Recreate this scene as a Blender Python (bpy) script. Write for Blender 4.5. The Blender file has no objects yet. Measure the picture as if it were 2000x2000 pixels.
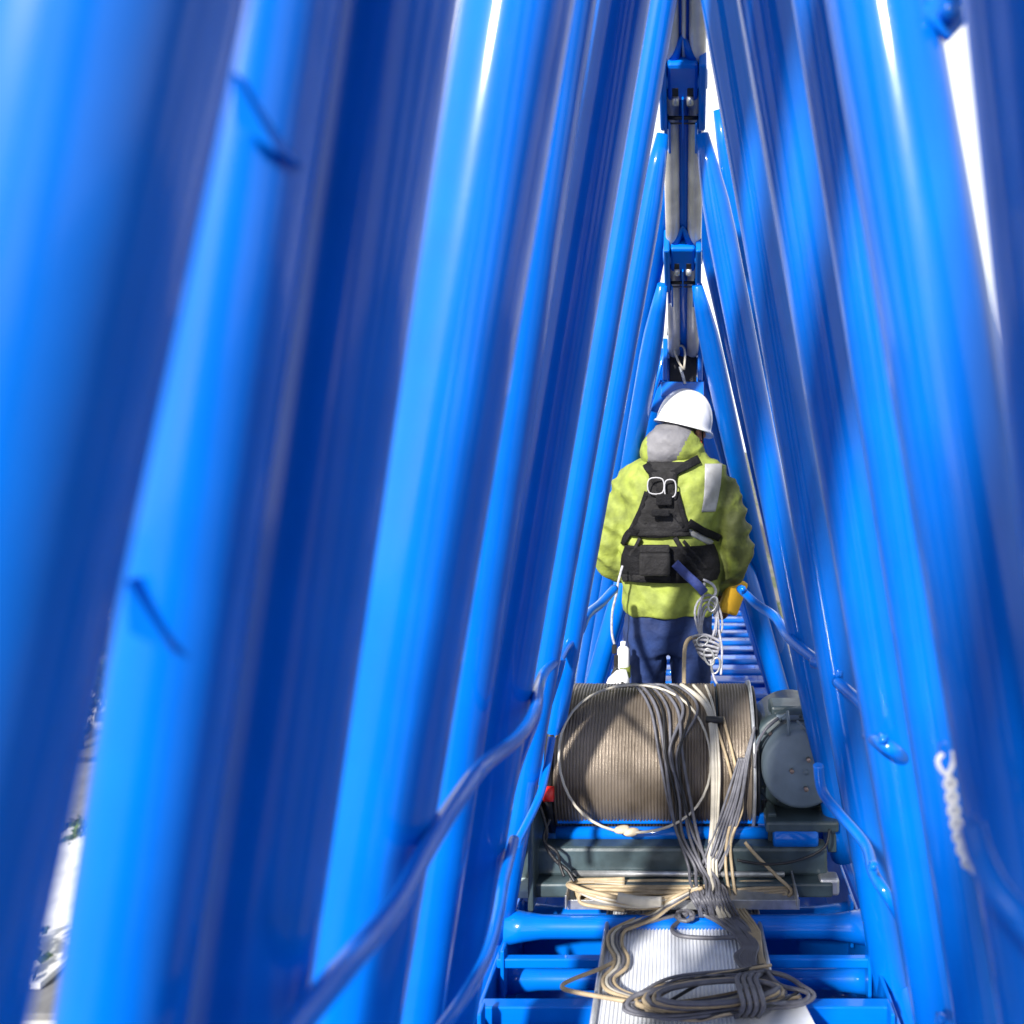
import bpy, bmesh, math, random
from mathutils import Vector, Matrix, noise
from mathutils.bvhtree import BVHTree
random.seed(7)
C = bpy.context.scene.collection
PI = math.pi
# ------------------------------------------------------------------ camera, world, sun, exposure
CH = 40.0                 # camera height above the town
F, VX, VY = 1600.0, 1340.0, 870.0      # focal length and vanishing point of the boom (photo pixels)
cam = bpy.data.cameras.new('camera'); camo = bpy.data.objects.new('camera', cam); C.objects.link(camo)
camo.location = (0, 0, CH); camo.rotation_euler = (PI/2, 0, 0)
cam.sensor_width = 36; cam.lens = 36*F/2000
cam.shift_x = -(VX-1000)/2000; cam.shift_y = -(1000-VY)/2000
cam.clip_start = 0.02; cam.clip_end = 6000
cam.dof.use_dof = True; cam.dof.focus_distance = 3.3; cam.dof.aperture_fstop = 2.2
bpy.context.scene.camera = camo
SUN_EL, SUN_AZ = math.radians(31), math.radians(-159)   # azimuth: clockwise from +Y
sd = Vector((math.sin(SUN_AZ)*math.cos(SUN_EL), math.cos(SUN_AZ)*math.cos(SUN_EL), math.sin(SUN_EL)))
w = bpy.data.worlds.new("World"); bpy.context.scene.world = w; w.use_nodes = True
nt = w.node_tree; bg = nt.nodes['Background']
sky = nt.nodes.new('ShaderNodeTexSky'); sky.sky_type = 'NISHITA'; sky.sun_disc = False
sky.sun_elevation = SUN_EL; sky.sun_rotation = SUN_AZ
tc = nt.nodes.new('ShaderNodeTexCoord'); mp = nt.nodes.new('ShaderNodeMapping'); mp.inputs['Scale'].default_value = (1.5, 1.5, 4)
nz = nt.nodes.new('ShaderNodeTexNoise'); nz.inputs['Scale'].default_value = 1.6; nz.inputs['Detail'].default_value = 6
cr = nt.nodes.new('ShaderNodeValToRGB'); cr.color_ramp.elements[0].position = 0.26; cr.color_ramp.elements[1].position = 0.5
mx = nt.nodes.new('ShaderNodeMix'); mx.data_type = 'RGBA'
mx.inputs[7].default_value = (15, 15.4, 16, 1)          # bright white cloud
nt.links.new(tc.outputs['Generated'], mp.inputs[0]); nt.links.new(mp.outputs[0], nz.inputs['Vector'])
nt.links.new(nz.outputs[0], cr.inputs[0])
sxyz = nt.nodes.new('ShaderNodeSeparateXYZ'); nt.links.new(tc.outputs['Generated'], sxyz.inputs[0])
mr = nt.nodes.new('ShaderNodeMapRange'); mr.inputs[1].default_value = .85; mr.inputs[2].default_value = .5; mr.inputs[3].default_value = .12; nt.links.new(sxyz.outputs[2], mr.inputs[0])   # cloud bank low in the sky, clear overhead
mul = nt.nodes.new('ShaderNodeMath'); mul.operation = 'MULTIPLY'; nt.links.new(cr.outputs[0], mul.inputs[0]); nt.links.new(mr.outputs[0], mul.inputs[1])
mry = nt.nodes.new('ShaderNodeMapRange'); mry.inputs[1].default_value = -.05; mry.inputs[2].default_value = .5; mry.inputs[3].default_value = .5; nt.links.new(sxyz.outputs[1], mry.inputs[0])   # cloud bank ahead
mul2 = nt.nodes.new('ShaderNodeMath'); mul2.operation = 'MULTIPLY'; nt.links.new(mul.outputs[0], mul2.inputs[0]); nt.links.new(mry.outputs[0], mul2.inputs[1])
nt.links.new(mul2.outputs[0], mx.inputs[0])
nt.links.new(sky.outputs[0], mx.inputs[6]); nt.links.new(mx.outputs[2], bg.inputs[0])
bg.inputs[1].default_value = 0.062
sl = bpy.data.lights.new('sun', 'SUN'); sl.energy = 5.0; sl.angle = math.radians(3.0); sl.color = (1, 0.96, 0.9)
so = bpy.data.objects.new('sun', sl); C.objects.link(so)
so.rotation_euler = sd.to_track_quat('Z', 'Y').to_euler()
vs = bpy.context.scene.view_settings
vs.view_transform = 'Standard'; vs.look = 'None'; vs.exposure = 0.95; vs.gamma = 1; vs.use_curve_mapping = False
bpy.context.scene.cycles.max_bounces = 8
bpy.context.scene.cycles.use_denoising = True

# ------------------------------------------------------------------ helpers
def U(px, py, z):          # photo pixel at a depth -> a point in the place
    return Vector(((px-VX)/F*z, z, CH + (VY-py)/F*z))
def P(x, y, h): return Vector((x, y, CH+h))     # x right, y ahead, h relative to the eye
FLOOR = -1.6
def FL(px, py, lift=0.0):  # the point of the walkway seen at a pixel
    z = F*(-FLOOR-lift)/(py-VY); return U(px, py, z)
def mat(name, col, rough=0.5, metal=0.0, noise_amt=0.0, nscale=20, bump=0.0, bscale=60, coat=0.0, spec=0.5, col2=None, lo=.4, hi=.65, detail=5, stretch=None):
    m = bpy.data.materials.new(name); m.use_nodes = True
    n = m.node_tree; b = n.nodes['Principled BSDF']
    b.inputs['Roughness'].default_value = rough; b.inputs['Metallic'].default_value = metal
    b.inputs['Coat Weight'].default_value = coat; b.inputs['Coat Roughness'].default_value = 0.06
    b.inputs['Specular IOR Level'].default_value = spec
    b.inputs['Base Color'].default_value = (*col, 1)
    t = n.nodes.new('ShaderNodeTexCoord'); src = t.outputs['Object']
    if stretch:
        q = n.nodes.new('ShaderNodeMapping'); q.inputs['Scale'].default_value = stretch; n.links.new(src, q.inputs[0]); src = q.outputs[0]
    if noise_amt > 0 or col2:
        a = n.nodes.new('ShaderNodeTexNoise'); a.inputs['Scale'].default_value = nscale; a.inputs['Detail'].default_value = detail
        n.links.new(src, a.inputs['Vector'])
        r = n.nodes.new('ShaderNodeValToRGB'); r.color_ramp.elements[0].position = lo; r.color_ramp.elements[1].position = hi
        n.links.new(a.outputs[0], r.inputs[0])
        if col2 is None: col2 = tuple(c*(1-noise_amt) for c in col)
        r.color_ramp.elements[0].color = (*col2, 1); r.color_ramp.elements[1].color = (*col, 1)
        n.links.new(r.outputs[0], b.inputs['Base Color'])
        k = n.nodes.new('ShaderNodeMapRange'); k.inputs[3].default_value = min(1, rough*1.35); k.inputs[4].default_value = rough*0.85
        n.links.new(a.outputs[0], k.inputs[0]); n.links.new(k.outputs[0], b.inputs['Roughness'])
    if bump > 0:
        a2 = n.nodes.new('ShaderNodeTexNoise'); a2.inputs['Scale'].default_value = bscale; a2.inputs['Detail'].default_value = 4
        n.links.new(src, a2.inputs['Vector'])
        bu = n.nodes.new('ShaderNodeBump'); bu.inputs['Strength'].default_value = bump; bu.inputs['Distance'].default_value = 0.01
        n.links.new(a2.outputs[0], bu.inputs['Height']); n.links.new(bu.outputs[0], b.inputs['Normal'])
    return m
BLUE = mat('blue_paint', (0.0003, 0.124, 0.56), 0.30, 0.0, nscale=9, bump=0.05, bscale=14, coat=0.6, spec=.08, col2=(0.0003, 0.108, 0.50), lo=.3, hi=.7)
def scuff(m):          # scuffs and grime that stay on the paint
    n = m.node_tree; b = n.nodes['Principled BSDF']; src = b.inputs['Base Color'].links[0].from_socket
    t = n.nodes.new('ShaderNodeTexCoord')
    q = n.nodes.new('ShaderNodeMapping'); q.inputs['Scale'].default_value = (26, 26, 5); n.links.new(t.outputs['Object'], q.inputs[0])
    a = n.nodes.new('ShaderNodeTexNoise'); a.inputs['Scale'].default_value = 1.5; a.inputs['Detail'].default_value = 8; a.inputs['Roughness'].default_value = .7; n.links.new(q.outputs[0], a.inputs['Vector'])
    r = n.nodes.new('ShaderNodeMapRange'); r.inputs[1].default_value = .66; r.inputs[2].default_value = .74; r.inputs[4].default_value = .45; n.links.new(a.outputs[0], r.inputs[0])
    x = n.nodes.new('ShaderNodeMix'); x.data_type = 'RGBA'; x.inputs[7].default_value = (.02, .07, .22, 1)
    n.links.new(r.outputs[0], x.inputs[0]); n.links.new(src, x.inputs[6]); n.links.new(x.outputs[2], b.inputs['Base Color'])
    c = n.nodes.new('ShaderNodeMapRange'); c.inputs[3].default_value = .05; c.inputs[4].default_value = .16; n.links.new(a.outputs[0], c.inputs[0]); n.links.new(c.outputs[0], b.inputs['Coat Roughness'])
scuff(BLUE)
CHORD = mat('chord_grey', (0.72, 0.68, 0.65), 0.32, 0.2, 0.25, 12, coat=0.2)  # mottled grey shared by the chord tubes and the rib
ROPE_ST = mat('greased_wire', (0.20, 0.165, 0.13), 0.36, 0.5, nscale=7, bump=0.3, bscale=260, col2=(0.11, 0.088, 0.066), lo=.35, hi=.62)
GREY_GR = mat('gearbox_paint', (0.05, 0.078, 0.09), 0.38, 0.0, 0.45, 10, bump=0.08, bscale=60, coat=0.15)
GREY_LT = mat('motor_cover_paint', (0.14, 0.185, 0.225), 0.4, 0.0, 0.25, 8, bump=0.06, bscale=80)
STEEL = mat('galvanised_steel', (0.55, 0.56, 0.57), 0.35, 0.75, 0.3, 25, bump=0.1)
WHITE = mat('white_paint', (0.8, 0.8, 0.8), 0.35, 0.0, 0.12, 14)
BLACK = mat('black_rubber', (0.012, 0.012, 0.014), 0.45, 0.0, 0.3, 20, bump=0.15, bscale=120)
CABG = mat('grey_cable', (0.115, 0.115, 0.135), 0.42, 0.0, 0.3, 30, bump=0.12, bscale=150)
CABT = mat('tan_cable', (0.40, 0.31, 0.19), 0.5, 0.0, nscale=22, bump=0.2, bscale=180, col2=(0.30, 0.23, 0.14))
CABW = mat('cream_cable', (0.50, 0.46, 0.38), 0.42, 0.0, 0.25, 18)
RED = mat('red_cap', (0.65, 0.02, 0.015), 0.35)
BRASS = mat('worn_bolt', (0.34, 0.25, 0.21), 0.4, 0.5, 0.3, 60)
TAPE = mat('grey_tape', (0.34, 0.34, 0.36), 0.5)

class MB:
    def __init__(s): s.v = []; s.f = []; s.sm = []
    def add(s, vs_, fs, smooth=True):
        o = len(s.v); s.v += [Vector(v) for v in vs_]; s.f += [tuple(i+o for i in f) for f in fs]; s.sm += [smooth]*len(fs); return s
    def tube(s, pts, r, seg=16, closed=False, cap=True, flat=None):
        pts = [Vector(p) for p in pts]; n = len(pts)
        rs = r if isinstance(r, (list, tuple)) else [r]*n
        up = None; vs_ = []
        for i, p in enumerate(pts):
            a = pts[(i-1) % n] if (closed or i > 0) else p; b = pts[(i+1) % n] if (closed or i < n-1) else p
            t = (b-a); t = t.normalized() if t.length > 1e-9 else Vector((0, 0, 1))
            if up is None:
                up = Vector((0, 0, 1)) if abs(t.z) < .9 else Vector((1, 0, 0))
            up = (up - t*up.dot(t)); up = up.normalized() if up.length > 1e-6 else t.orthogonal().normalized()
            sd_ = t.cross(up)
            for k in range(seg):
                an = 2*PI*k/seg
                vs_.append(p + (up*math.cos(an) + sd_*math.sin(an)*(flat or 1))*rs[i])
        fs = []
        for i in range(n if closed else n-1):
            j = (i+1) % n
            for k in range(seg):
                l = (k+1) % seg
                fs.append((i*seg+k, i*seg+l, j*seg+l, j*seg+k))
        if cap and not closed:
            fs.append(tuple(range(seg-1, -1, -1))); fs.append(tuple((n-1)*seg+k for k in range(seg)))
        s.add(vs_, fs); 
        if cap and not closed: s.sm[-1] = s.sm[-2] = False
        return s
    def box(s, c, d, rot=None, bev=0.004):
        bm = bmesh.new(); bmesh.ops.create_cube(bm, size=1)
        for v in bm.verts: v.co = Vector((v.co.x*d[0], v.co.y*d[1], v.co.z*d[2]))
        b_ = min(bev, min(d)*.3)
        if b_ > 0: bmesh.ops.bevel(bm, geom=bm.edges[:], offset=b_, segments=2, affect='EDGES', profile=.5)
        bm.verts.index_update()
        R = rot if rot is not None else Matrix.Identity(3)
        s.add([R @ v.co + Vector(c) for v in bm.verts], [tuple(v.index for v in f.verts) for f in bm.faces], False); bm.free(); return s
    def lathe(s, prof, origin, axis='X', seg=64, closed_prof=False):
        vs_ = []; n = len(prof)
        for i, (a, r) in enumerate(prof):
            for k in range(seg):
                an = 2*PI*k/seg; c_, s_ = math.cos(an)*r, math.sin(an)*r
                q = (a, c_, s_) if axis == 'X' else ((c_, a, s_) if axis == 'Y' else (c_, s_, a))
                vs_.append(Vector(q)+Vector(origin))
        fs = []
        for i in range(n-1):
            for k in range(seg):
                l = (k+1) % seg; fs.append((i*seg+k, i*seg+l, (i+1)*seg+l, (i+1)*seg+k))
        s.add(vs_, fs); return s
    def ell(s, c, r, rot=None, nu=24, nv=16):
        vs_ = []; fs = []; R = rot if rot is not None else Matrix.Identity(3)
        for j in range(nv+1):
            th = PI*j/nv
            for i in range(nu):
                ph = 2*PI*i/nu
                vs_.append(R @ Vector((r[0]*math.sin(th)*math.cos(ph), r[1]*math.sin(th)*math.sin(ph), r[2]*math.cos(th))) + Vector(c))
        for j in range(nv):
            for i in range(nu):
                k = (i+1) % nu; fs.append((j*nu+i, (j+1)*nu+i, (j+1)*nu+k, j*nu+k))
        s.add(vs_, fs); return s
    def loft(s, secs, seg=28, power=1.0):   # secs: (centre, half x, half y) rings stacked up z
        vs_ = []; fs = []
        for c, a, b in secs:
            for k in range(seg):
                an = 2*PI*k/seg; cx, sy = math.cos(an), math.sin(an)
                e = 2/ (2+power)
                vs_.append(Vector(c)+Vector((a*math.copysign(abs(cx)**e, cx), b*math.copysign(abs(sy)**e, sy), 0)))
        n = len(secs)
        for i in range(n-1):
            for k in range(seg):
                l = (k+1) % seg; fs.append((i*seg+k, i*seg+l, (i+1)*seg+l, (i+1)*seg+k))
        fs.append(tuple(range(seg-1, -1, -1))); fs.append(tuple((n-1)*seg+k for k in range(seg)))
        s.add(vs_, fs); return s
    def mesh(s, name, m=None, fixn=True):
        me = bpy.data.meshes.new(name); me.from_pydata([tuple(v) for v in s.v], [], s.f)
        for p, q in zip(me.polygons, s.sm): p.use_smooth = q
        if fixn:
            bm = bmesh.new(); bm.from_mesh(me); bmesh.ops.recalc_face_normals(bm, faces=bm.faces); bm.to_mesh(me); bm.free()
        if m: me.materials.append(m)
        return me
    def build(s, name, m, parent=None, loc=None):
        me = s.mesh(name, m); o = bpy.data.objects.new(name, me); C.objects.link(o)
        if parent:
            o.parent = parent
            top = parent
            off = Vector((0, 0, 0))
            while top: off += top.location; top = top.parent
            me.transform(Matrix.Translation(-off))      # mesh was written in world space
        elif loc is not None:
            me.transform(Matrix.Translation(-Vector(loc))); o.location = loc
        return o
def thing(name, label, cat, loc=(0, 0, 0), group=None):
    o = bpy.data.objects.new(name, None); C.objects.link(o); o.location = loc; o.empty_display_size = .1
    o['label'] = label; o['category'] = cat
    if group: o['group'] = group
    return o
def tag(o, label, cat, group=None):
    o['label'] = label; o['category'] = cat
    if group: o['group'] = group
    return o
def cr_(pts, n=8, closed=False):           # Catmull-Rom smoothing
    pts = [Vector(p) for p in pts]; N = len(pts); out = []
    for i in range(N if closed else N-1):
        g = lambda k: pts[k % N] if closed else pts[max(0, min(N-1, k))]
        a, b, c, d = g(i-1), g(i), g(i+1), g(i+2)
        for k in range(n):
            t = k/n
            out.append(.5*((2*b)+(c-a)*t+(2*a-5*b+4*c-d)*t*t+(3*b-a-3*c+d)*t**3))
    if not closed: out.append(pts[-1])
    return out

# ------------------------------------------------------------------ the town far below
GROUND = mat('town_ground', (0.07, 0.09, 0.035), 0.9, nscale=0.035, col2=(0.15, 0.14, 0.13), lo=.45, hi=.55, detail=8)
g = MB(); g.add([(-3000, -600, 0), (3000, -600, 0), (3000, 5000, 0), (-3000, 5000, 0)], [(0, 1, 2, 3)], False)
go = g.build('ground', GROUND); go['kind'] = 'structure'; go['label'] = 'green and grey town ground far below the crane'
ASPH = mat('asphalt', (0.05, 0.05, 0.052), 0.85, 0, 0.2, 2)
for nm, x0, y0, x1, y1 in (('road', -74, -50, -66, 600), ('road', -400, 98, 400, 105), ('road', 30, 106, 38, 600)):
    r_ = MB(); r_.add([(x0, y0, .05), (x1, y0, .05), (x1, y1, .05), (x0, y1, .05)], [(0, 1, 2, 3)], False)
    q = r_.build(nm, ASPH, loc=((x0+x1)/2, (y0+y1)/2, 0.05)); q['kind'] = 'structure'
WALLS = [mat('town_wall', (0.34, 0.33, 0.31), 0.8, 0, .15, 1), mat('town_wall', (0.38, 0.38, 0.38), 0.8, 0, .15, 1), mat('town_wall', (0.22, 0.18, 0.15), 0.85, 0, .2, 1)]
ROOFS = [mat('flat_roof', (0.7, 0.7, 0.7), 0.7, 0, .25, .5), mat('grey_roof', (0.16, 0.16, 0.17), 0.8, 0, .25, .8), mat('light_roof', (0.58, 0.57, 0.55), 0.7, 0, .35, .6)]
GLASS = mat('window_glass', (0.03, 0.04, 0.05), 0.1, 0.0)
LEAF = mat('tree_leaves', (0.07, 0.12, 0.025), 0.7, 0, .5, 1.2)
BARK = mat('tree_bark', (0.09, 0.07, 0.05), 0.9)
def copy_tree(o, parent=None):
    c = o.copy(); C.objects.link(c); c.parent = parent
    for ch in list(o.children): copy_tree(ch, c)
    return c
def building_proto(k, w_, d_, h_):
    t = thing('building', 'x', 'building', (0, 0, 0), 'low buildings of the town below')
    MB().box((0, 0, h_/2), (w_, d_, h_), bev=.05).build('wall', WALLS[k], t)
    rf = MB(); rf.box((0, 0, h_+.2), (w_+.6, d_+.6, .4), bev=.05).build('roof', ROOFS[k], t)
    for i in range(2): MB().box((-w_/4+i*w_/2, d_*.15*(1-2*i), h_+.4+.6), (2.2, 3.2, 1.2), bev=.05).build('roof_unit', ROOFS[1], t)
    n = max(2, int(w_/5))
    for fl in range(max(1, int(h_/3.2))):
        for i in range(n):
            x = -w_/2+(i+.5)*w_/n
            MB().box((x, -d_/2-.02, 1.9+fl*3.1), (w_/n*.5, .12, 1.4), bev=.02).build('window', GLASS, t)
    for i in range(2): MB().box((w_/2+.02, -d_/4+i*d_/2, 2.0), (.12, 2.4, 1.5), bev=.02).build('window', GLASS, t)
    return t
protos = [building_proto(0, 20, 13, 7), building_proto(1, 28, 15, 6.5), building_proto(2, 14, 11, 9.6)]
blabels = ['low cream building with a pale flat roof', 'long white building with a grey flat roof', 'small brown block with a light flat roof']
def tree_proto():
    t = thing('tree', 'x', 'tree', (0, 0, 0), 'trees between the houses')
    m = MB(); m.tube([(0, 0, 0), (.1, 0, 2), (0, .1, 4.2)], [.28, .2, .1], 8)
    for a in range(5): m.tube([(0, 0, 2.6), (1.6*math.cos(a*1.3), 1.6*math.sin(a*1.3), 4.4)], [.1, .04], 6)
    m.build('trunk', BARK, t)
    m = MB(); vs_ = []; fs = []
    for i in range(1500):
        d = Vector((random.gauss(0, 1), random.gauss(0, 1), random.gauss(0, .8))).normalized()
        c = d*random.uniform(.5, 1)**.5*2.6
        c.z += 5; c *= 1+.18*noise.noise(c*.8)
        if noise.noise(c*.9) < -.15: continue
        u = Vector((random.uniform(-1, 1), random.uniform(-1, 1), random.uniform(-1, 1))).normalized()*.28; v = u.cross(d).normalized()*.2
        o = len(vs_); vs_ += [c-u, c+v, c+u, c-v]; fs.append((o, o+1, o+2, o+3))
    m.add(vs_, fs, False).build('crown', LEAF, t)
    return t
tp = tree_proto()
spots_b = [(-46, 60), (-60, 78), (-47, 88), (-55, 116), (-88, 122), (-95, 150), (-52, 140), (-60, 170), (-90, 185), (-120, 160),
           (-36, 62), (-30, 84), (-33, 122), (-100, 95), (-100, 72), (25, 75), (55, 90), (60, 130), (85, 160), (20, 140), (0, 190), (-20, 170), (110, 110), (-140, 210), (60, 210)]
used = set()
for i, (x, y) in enumerate(spots_b):
    k = i % 3; p = protos[k]
    o = p if k not in used else copy_tree(p); used.add(k)
    o.location = (x, y, 0); o.rotation_euler.z = random.choice([0, PI/2, .1])
    rank = sorted((b_, a_) for j, (a_, b_) in enumerate(spots_b) if j % 3 == k).index((y, x))
    o['label'] = blabels[k] + ', ' + ['the nearest', 'second nearest', 'third nearest', 'fourth nearest', 'fifth nearest', 'sixth nearest', 'seventh nearest', 'eighth nearest', 'ninth nearest'][rank] + ' below the crane'
used_t = False
near_trees = [(-53, 69), (-76, 100), (-97, 136), (-43.5, 50), (-80, 108), (-104, 140), (-86, 106), (-112, 150)]
for i in range(54):
    x = random.uniform(-125, -28) if i < 32 else random.uniform(-20, 120); y = random.uniform(55, 200)
    if i < 8: x, y = near_trees[i]
    elif any(abs(x-a) < 13 and abs(y-b) < 12 for a, b in spots_b) or abs(x+70) < 6 or abs(y-101) < 6: continue
    o = tp if not used_t else copy_tree(tp); used_t = True
    o.location = (x, y, 0); o.rotation_euler.z = random.uniform(0, 6); s_ = random.uniform(.8, 1.5); o.scale = (s_, s_, s_*random.uniform(.9, 1.1))
    o['label'] = 'round leafy tree among the buildings of the town below'

# ------------------------------------------------------------------ the crane boom
boom = thing('crane_boom', 'bright blue tubular lattice crane boom that surrounds the walkway', 'crane boom', (0, 2.5, CH+FLOOR))
def line_px(x0, y0, x1, y1, z_top, z_bot, wpx, yt=None, yb=None, ztop_lim=None):
    """brace through two photo pixels; z_top at the chord end, z_bot at the floor end"""
    s = (x1-x0)/(y1-y0)
    # ends: near centre line at the top, bottom chord line |X| = .39 d
    side = -1 if x0+x1 < 2*VX else 1
    if yt is None:
        Xc = 26/1600*F*side       # close to the centre line
        yt = y0 + (VX+Xc*.0 - x0)/s
    if yb is None:
        # (x0 + s*(y-y0) - VX) = side*.385*(y-VY)
        yb = (side*.385*(-VY) + VX - x0 + s*y0)/(s - side*.385)
    a = U(x0+s*(yt-y0), yt, z_top); b = U(x0+s*(yb-y0), yb, z_bot)
    return a, b
def brace(x0, y0, x1, y1, zt, zb, rad, k=1.0, yt=None, yb=None, flare=False, name='brace'):
    a, b = line_px(x0, y0, x1, y1, zt*k, zb*k, 0, yt, yb)
    n = 24; pts = [a.lerp(b, i/n) for i in range(n+1)]
    rs = [rad]*(n+1)
    if flare: rs[0] = rad*.45; rs[1] = rad*.72; rs[2] = rad*.93
    return MB().tube(pts, rs, 40).build(name, BLUE, boom)
# bright inner legs, left
brace(215, 0, -190, 1870, .46, .42, .062)        # A
brace(543, 0, 258, 1870, .634, .613, .048, 1.1)          # B
brace(775, 0, 497, 1870, .794, .83, .0575)          # C
brace(1013, 0, 843, 990, 1.198, 1.10, .077)         # D
brace(1216, 0, 1049, 990, 1.735, 1.95, .060)        # E
brace(1232, 600, 1177, 900, 2.66, 3.1, .044, yt=262, flare=True)       # F
brace(1286, 600, 1233, 900, 3.36, 5.0, .046, yt=556, yb=1350, flare=True)       # G
# outer legs, left
brace(1108, 0, 962, 990, 1.296, 1.62, .056, 1.12)
brace(1291, 0, 1118, 990, 2.1, 2.56, .046, 1.08)
brace(1262, 600, 1200, 960, 3.0, 5.0, .042, 1.05, yt=330, yb=1350)
brace(1300, 700, 1240, 1000, 4.0, 5.2, .05, yt=690)
# bright inner legs, right
brace(1498, 0, 1669, 1000, 1.616, 1.8, .060)         # R1
brace(1718, 0, 2058, 1935, 1.158, .89, .0665)        # R2
brace(2012, 0, 2105, 900, .676, .76, .056)           # R3
a_, b_ = line_px(2012, 0, 2105, 900, .676, .76, 0)
MB().tube([a_+sd*.34, b_+sd*.34], .058, 32).build('brace', BLUE, boom)    # unseen leg added sunward of R3, so its shadow darkens R3
brace(1438, 600, 1497, 900, 2.66, 3.0, .048, yt=262, flare=True)       # F right
brace(1371, 600, 1438, 900, 3.36, 5.0, .047, yt=556, yb=1350, flare=True)       # G right
# outer legs, right
brace(1600, 0, 1905, 1935, 1.275, 1.416, .046, 1.06)
brace(1407, 0, 1580, 1000, 2.02, 2.42, .054, 1.08, yb=2120)
brace(1412, 600, 1478, 900, 3.0, 5.0, .042, 1.08, yt=330, yb=1350)
brace(1474, 600, 1530, 900, 3.2, 3.9, .042, 1.0, yt=215, yb=1500, flare=True)
brace(1380, 730, 1452, 1000, 4.0, 5.2, .05, yt=690)
# legs of the further bays, beyond the worker
for sgn in (-1, 1):
    for (zt, zb) in [(4.5+.42*k, 4.5+.42*k+(.45 if k % 2 else -.35)) for k in range(11)]:
        MB().tube([P(sgn*.03, zt, .36), P(sgn*.58, zb, -1.62)], .05, 24).build('brace', BLUE, boom)

# the bays behind the camera
for sgn, zt, zb in ((-1, -.75, -.8), (-1, -1.1, -1.15), (-1, -1.5, -1.4), (1, -.75, -.8), (1, -1.1, -1.15), (1, -1.5, -1.4)):
    MB().tube([P(sgn*.03, zt, 2.78-.3*zt), P(sgn*.64, zb, -1.68)], .062, 28).build('brace', BLUE, boom)
# top chord: two grey tubes with a blue web between them, falling away from the camera
def chz(z): return 2.803-.613*z
def ch_pts(dx, z0, z1, n=16, dh=0):
    return [P(dx-.004*(z0+(z1-z0)*i/n), z0+(z1-z0)*i/n, chz(z0+(z1-z0)*i/n)+dh) for i in range(n+1)]
for dx in (-.040, .046):
    MB().tube(ch_pts(dx, -1.6, 3.86, 30), .0275, 24).build('top_chord', CHORD, boom)
MB().tube(ch_pts(.003, -1.6, 3.9, 30, dh=.035), .03, 20).build('chord_web', BLUE, boom)
MB().tube(ch_pts(.003, .3, 2.62, dh=-.012), .006, 12).build('chord_rib', CHORD, boom)
def node(z, s=1.0):
    h = chz(z); al = math.atan(.613); R = Matrix.Rotation(-al, 3, 'X')
    def q(x, y, hh): return P(-.004*z, z, h) + R @ Vector((x, y, hh))
    for sg in (-1, 1):
        nb = MB(); nb.box(q(sg*.063, 0, -.02), (.024, .24, .12), R, .008)
        nb.box(q(sg*.055, .15, -.02), (.016, .12, .08), R)
        nb.lathe([(-.016, .001), (-.016, .03), (.016, .03), (.016, .001)], q(sg*.063, -.04, -.03), 'X', 24)
        nb.build('node_bracket', BLUE, boom)
    MB().box(q(0, -.04, -.02), (.10, .13, .07), R, .012).tube([q(-.03, -.1, -.012), q(0, -.17, -.004), q(.03, -.1, -.012)], [.022, .012, .022], 12).build('node_saddle', BLUE, boom)
    for sg in (-1, 1): MB().box(q(sg*.024, .0, -.052), (.02, .05, .01), R, .002).build('slot', BLACK, boom)
    MB().box(q(0, .08, -.045), (.006, .15, .05), R, .002).build('node_web', BLUE, boom)
    for sg in (-1, 1):
        MB().lathe([(-.001, .001), (0, .016), (.022, .016), (.023, .001)], q(sg*.024-.011, 0.02, -.058), 'X', 20).build('pin', STEEL, boom)
    MB().tube([q(-.05, .085, -.055), q(.05, .085, -.055)], .0065, 12).tube([q(-.05, .098, -.066), q(.05, .098, -.066)], .003, 8).build('cross_pin', BLACK, boom)
    for sg in (-1, 1):
        MB().box(q(sg*.052, .15, -.055), (.008, .12, .05), R @ Matrix.Rotation(sg*.35, 3, 'Y')).build('gusset', BLUE, boom)
    return q
node(2.66); node(3.33)
# end housing of the chord, right above the worker
hb = MB()
zc = 3.9
hb.box(U(1300, 705, zc), (.022, .12, .20)); hb.box(U(1367, 705, zc), (.022, .12, .20))
hb.box(U(1333, 762, zc), (.20, .14, .07)); hb.box(U(1334, 655, zc), (.10, .10, .03))
hb.build('chord_end_housing', BLUE, boom)
MB().box(U(1334, 706, zc+.03), (.13, .02, .2)).build('housing_back', BLACK, boom)
for px in (1315, 1350):
    MB().lathe([(-.03, .001), (-.03, .017), (-.012, .019), (-.008, .013), (.008, .013), (.012, .019), (.03, .017), (.03, .001)], U(px, 648, zc-.06), 'X', 20).build('roller', STEEL, boom)
for sg in (-1, 1):
    MB().tube([U(1333+sg*36, 690, 3.92), U(1333+sg*72, 830, 4.1), U(1333+sg*110, 1000, 4.3)], .009, 10).build('tie_rod', BLUE, boom)
    MB().box(U(1333+sg*44, 775, 4.02), (.05, .03, .16), Matrix.Rotation(sg*-.3, 3, 'Y')).build('gusset', BLUE, boom)

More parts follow.
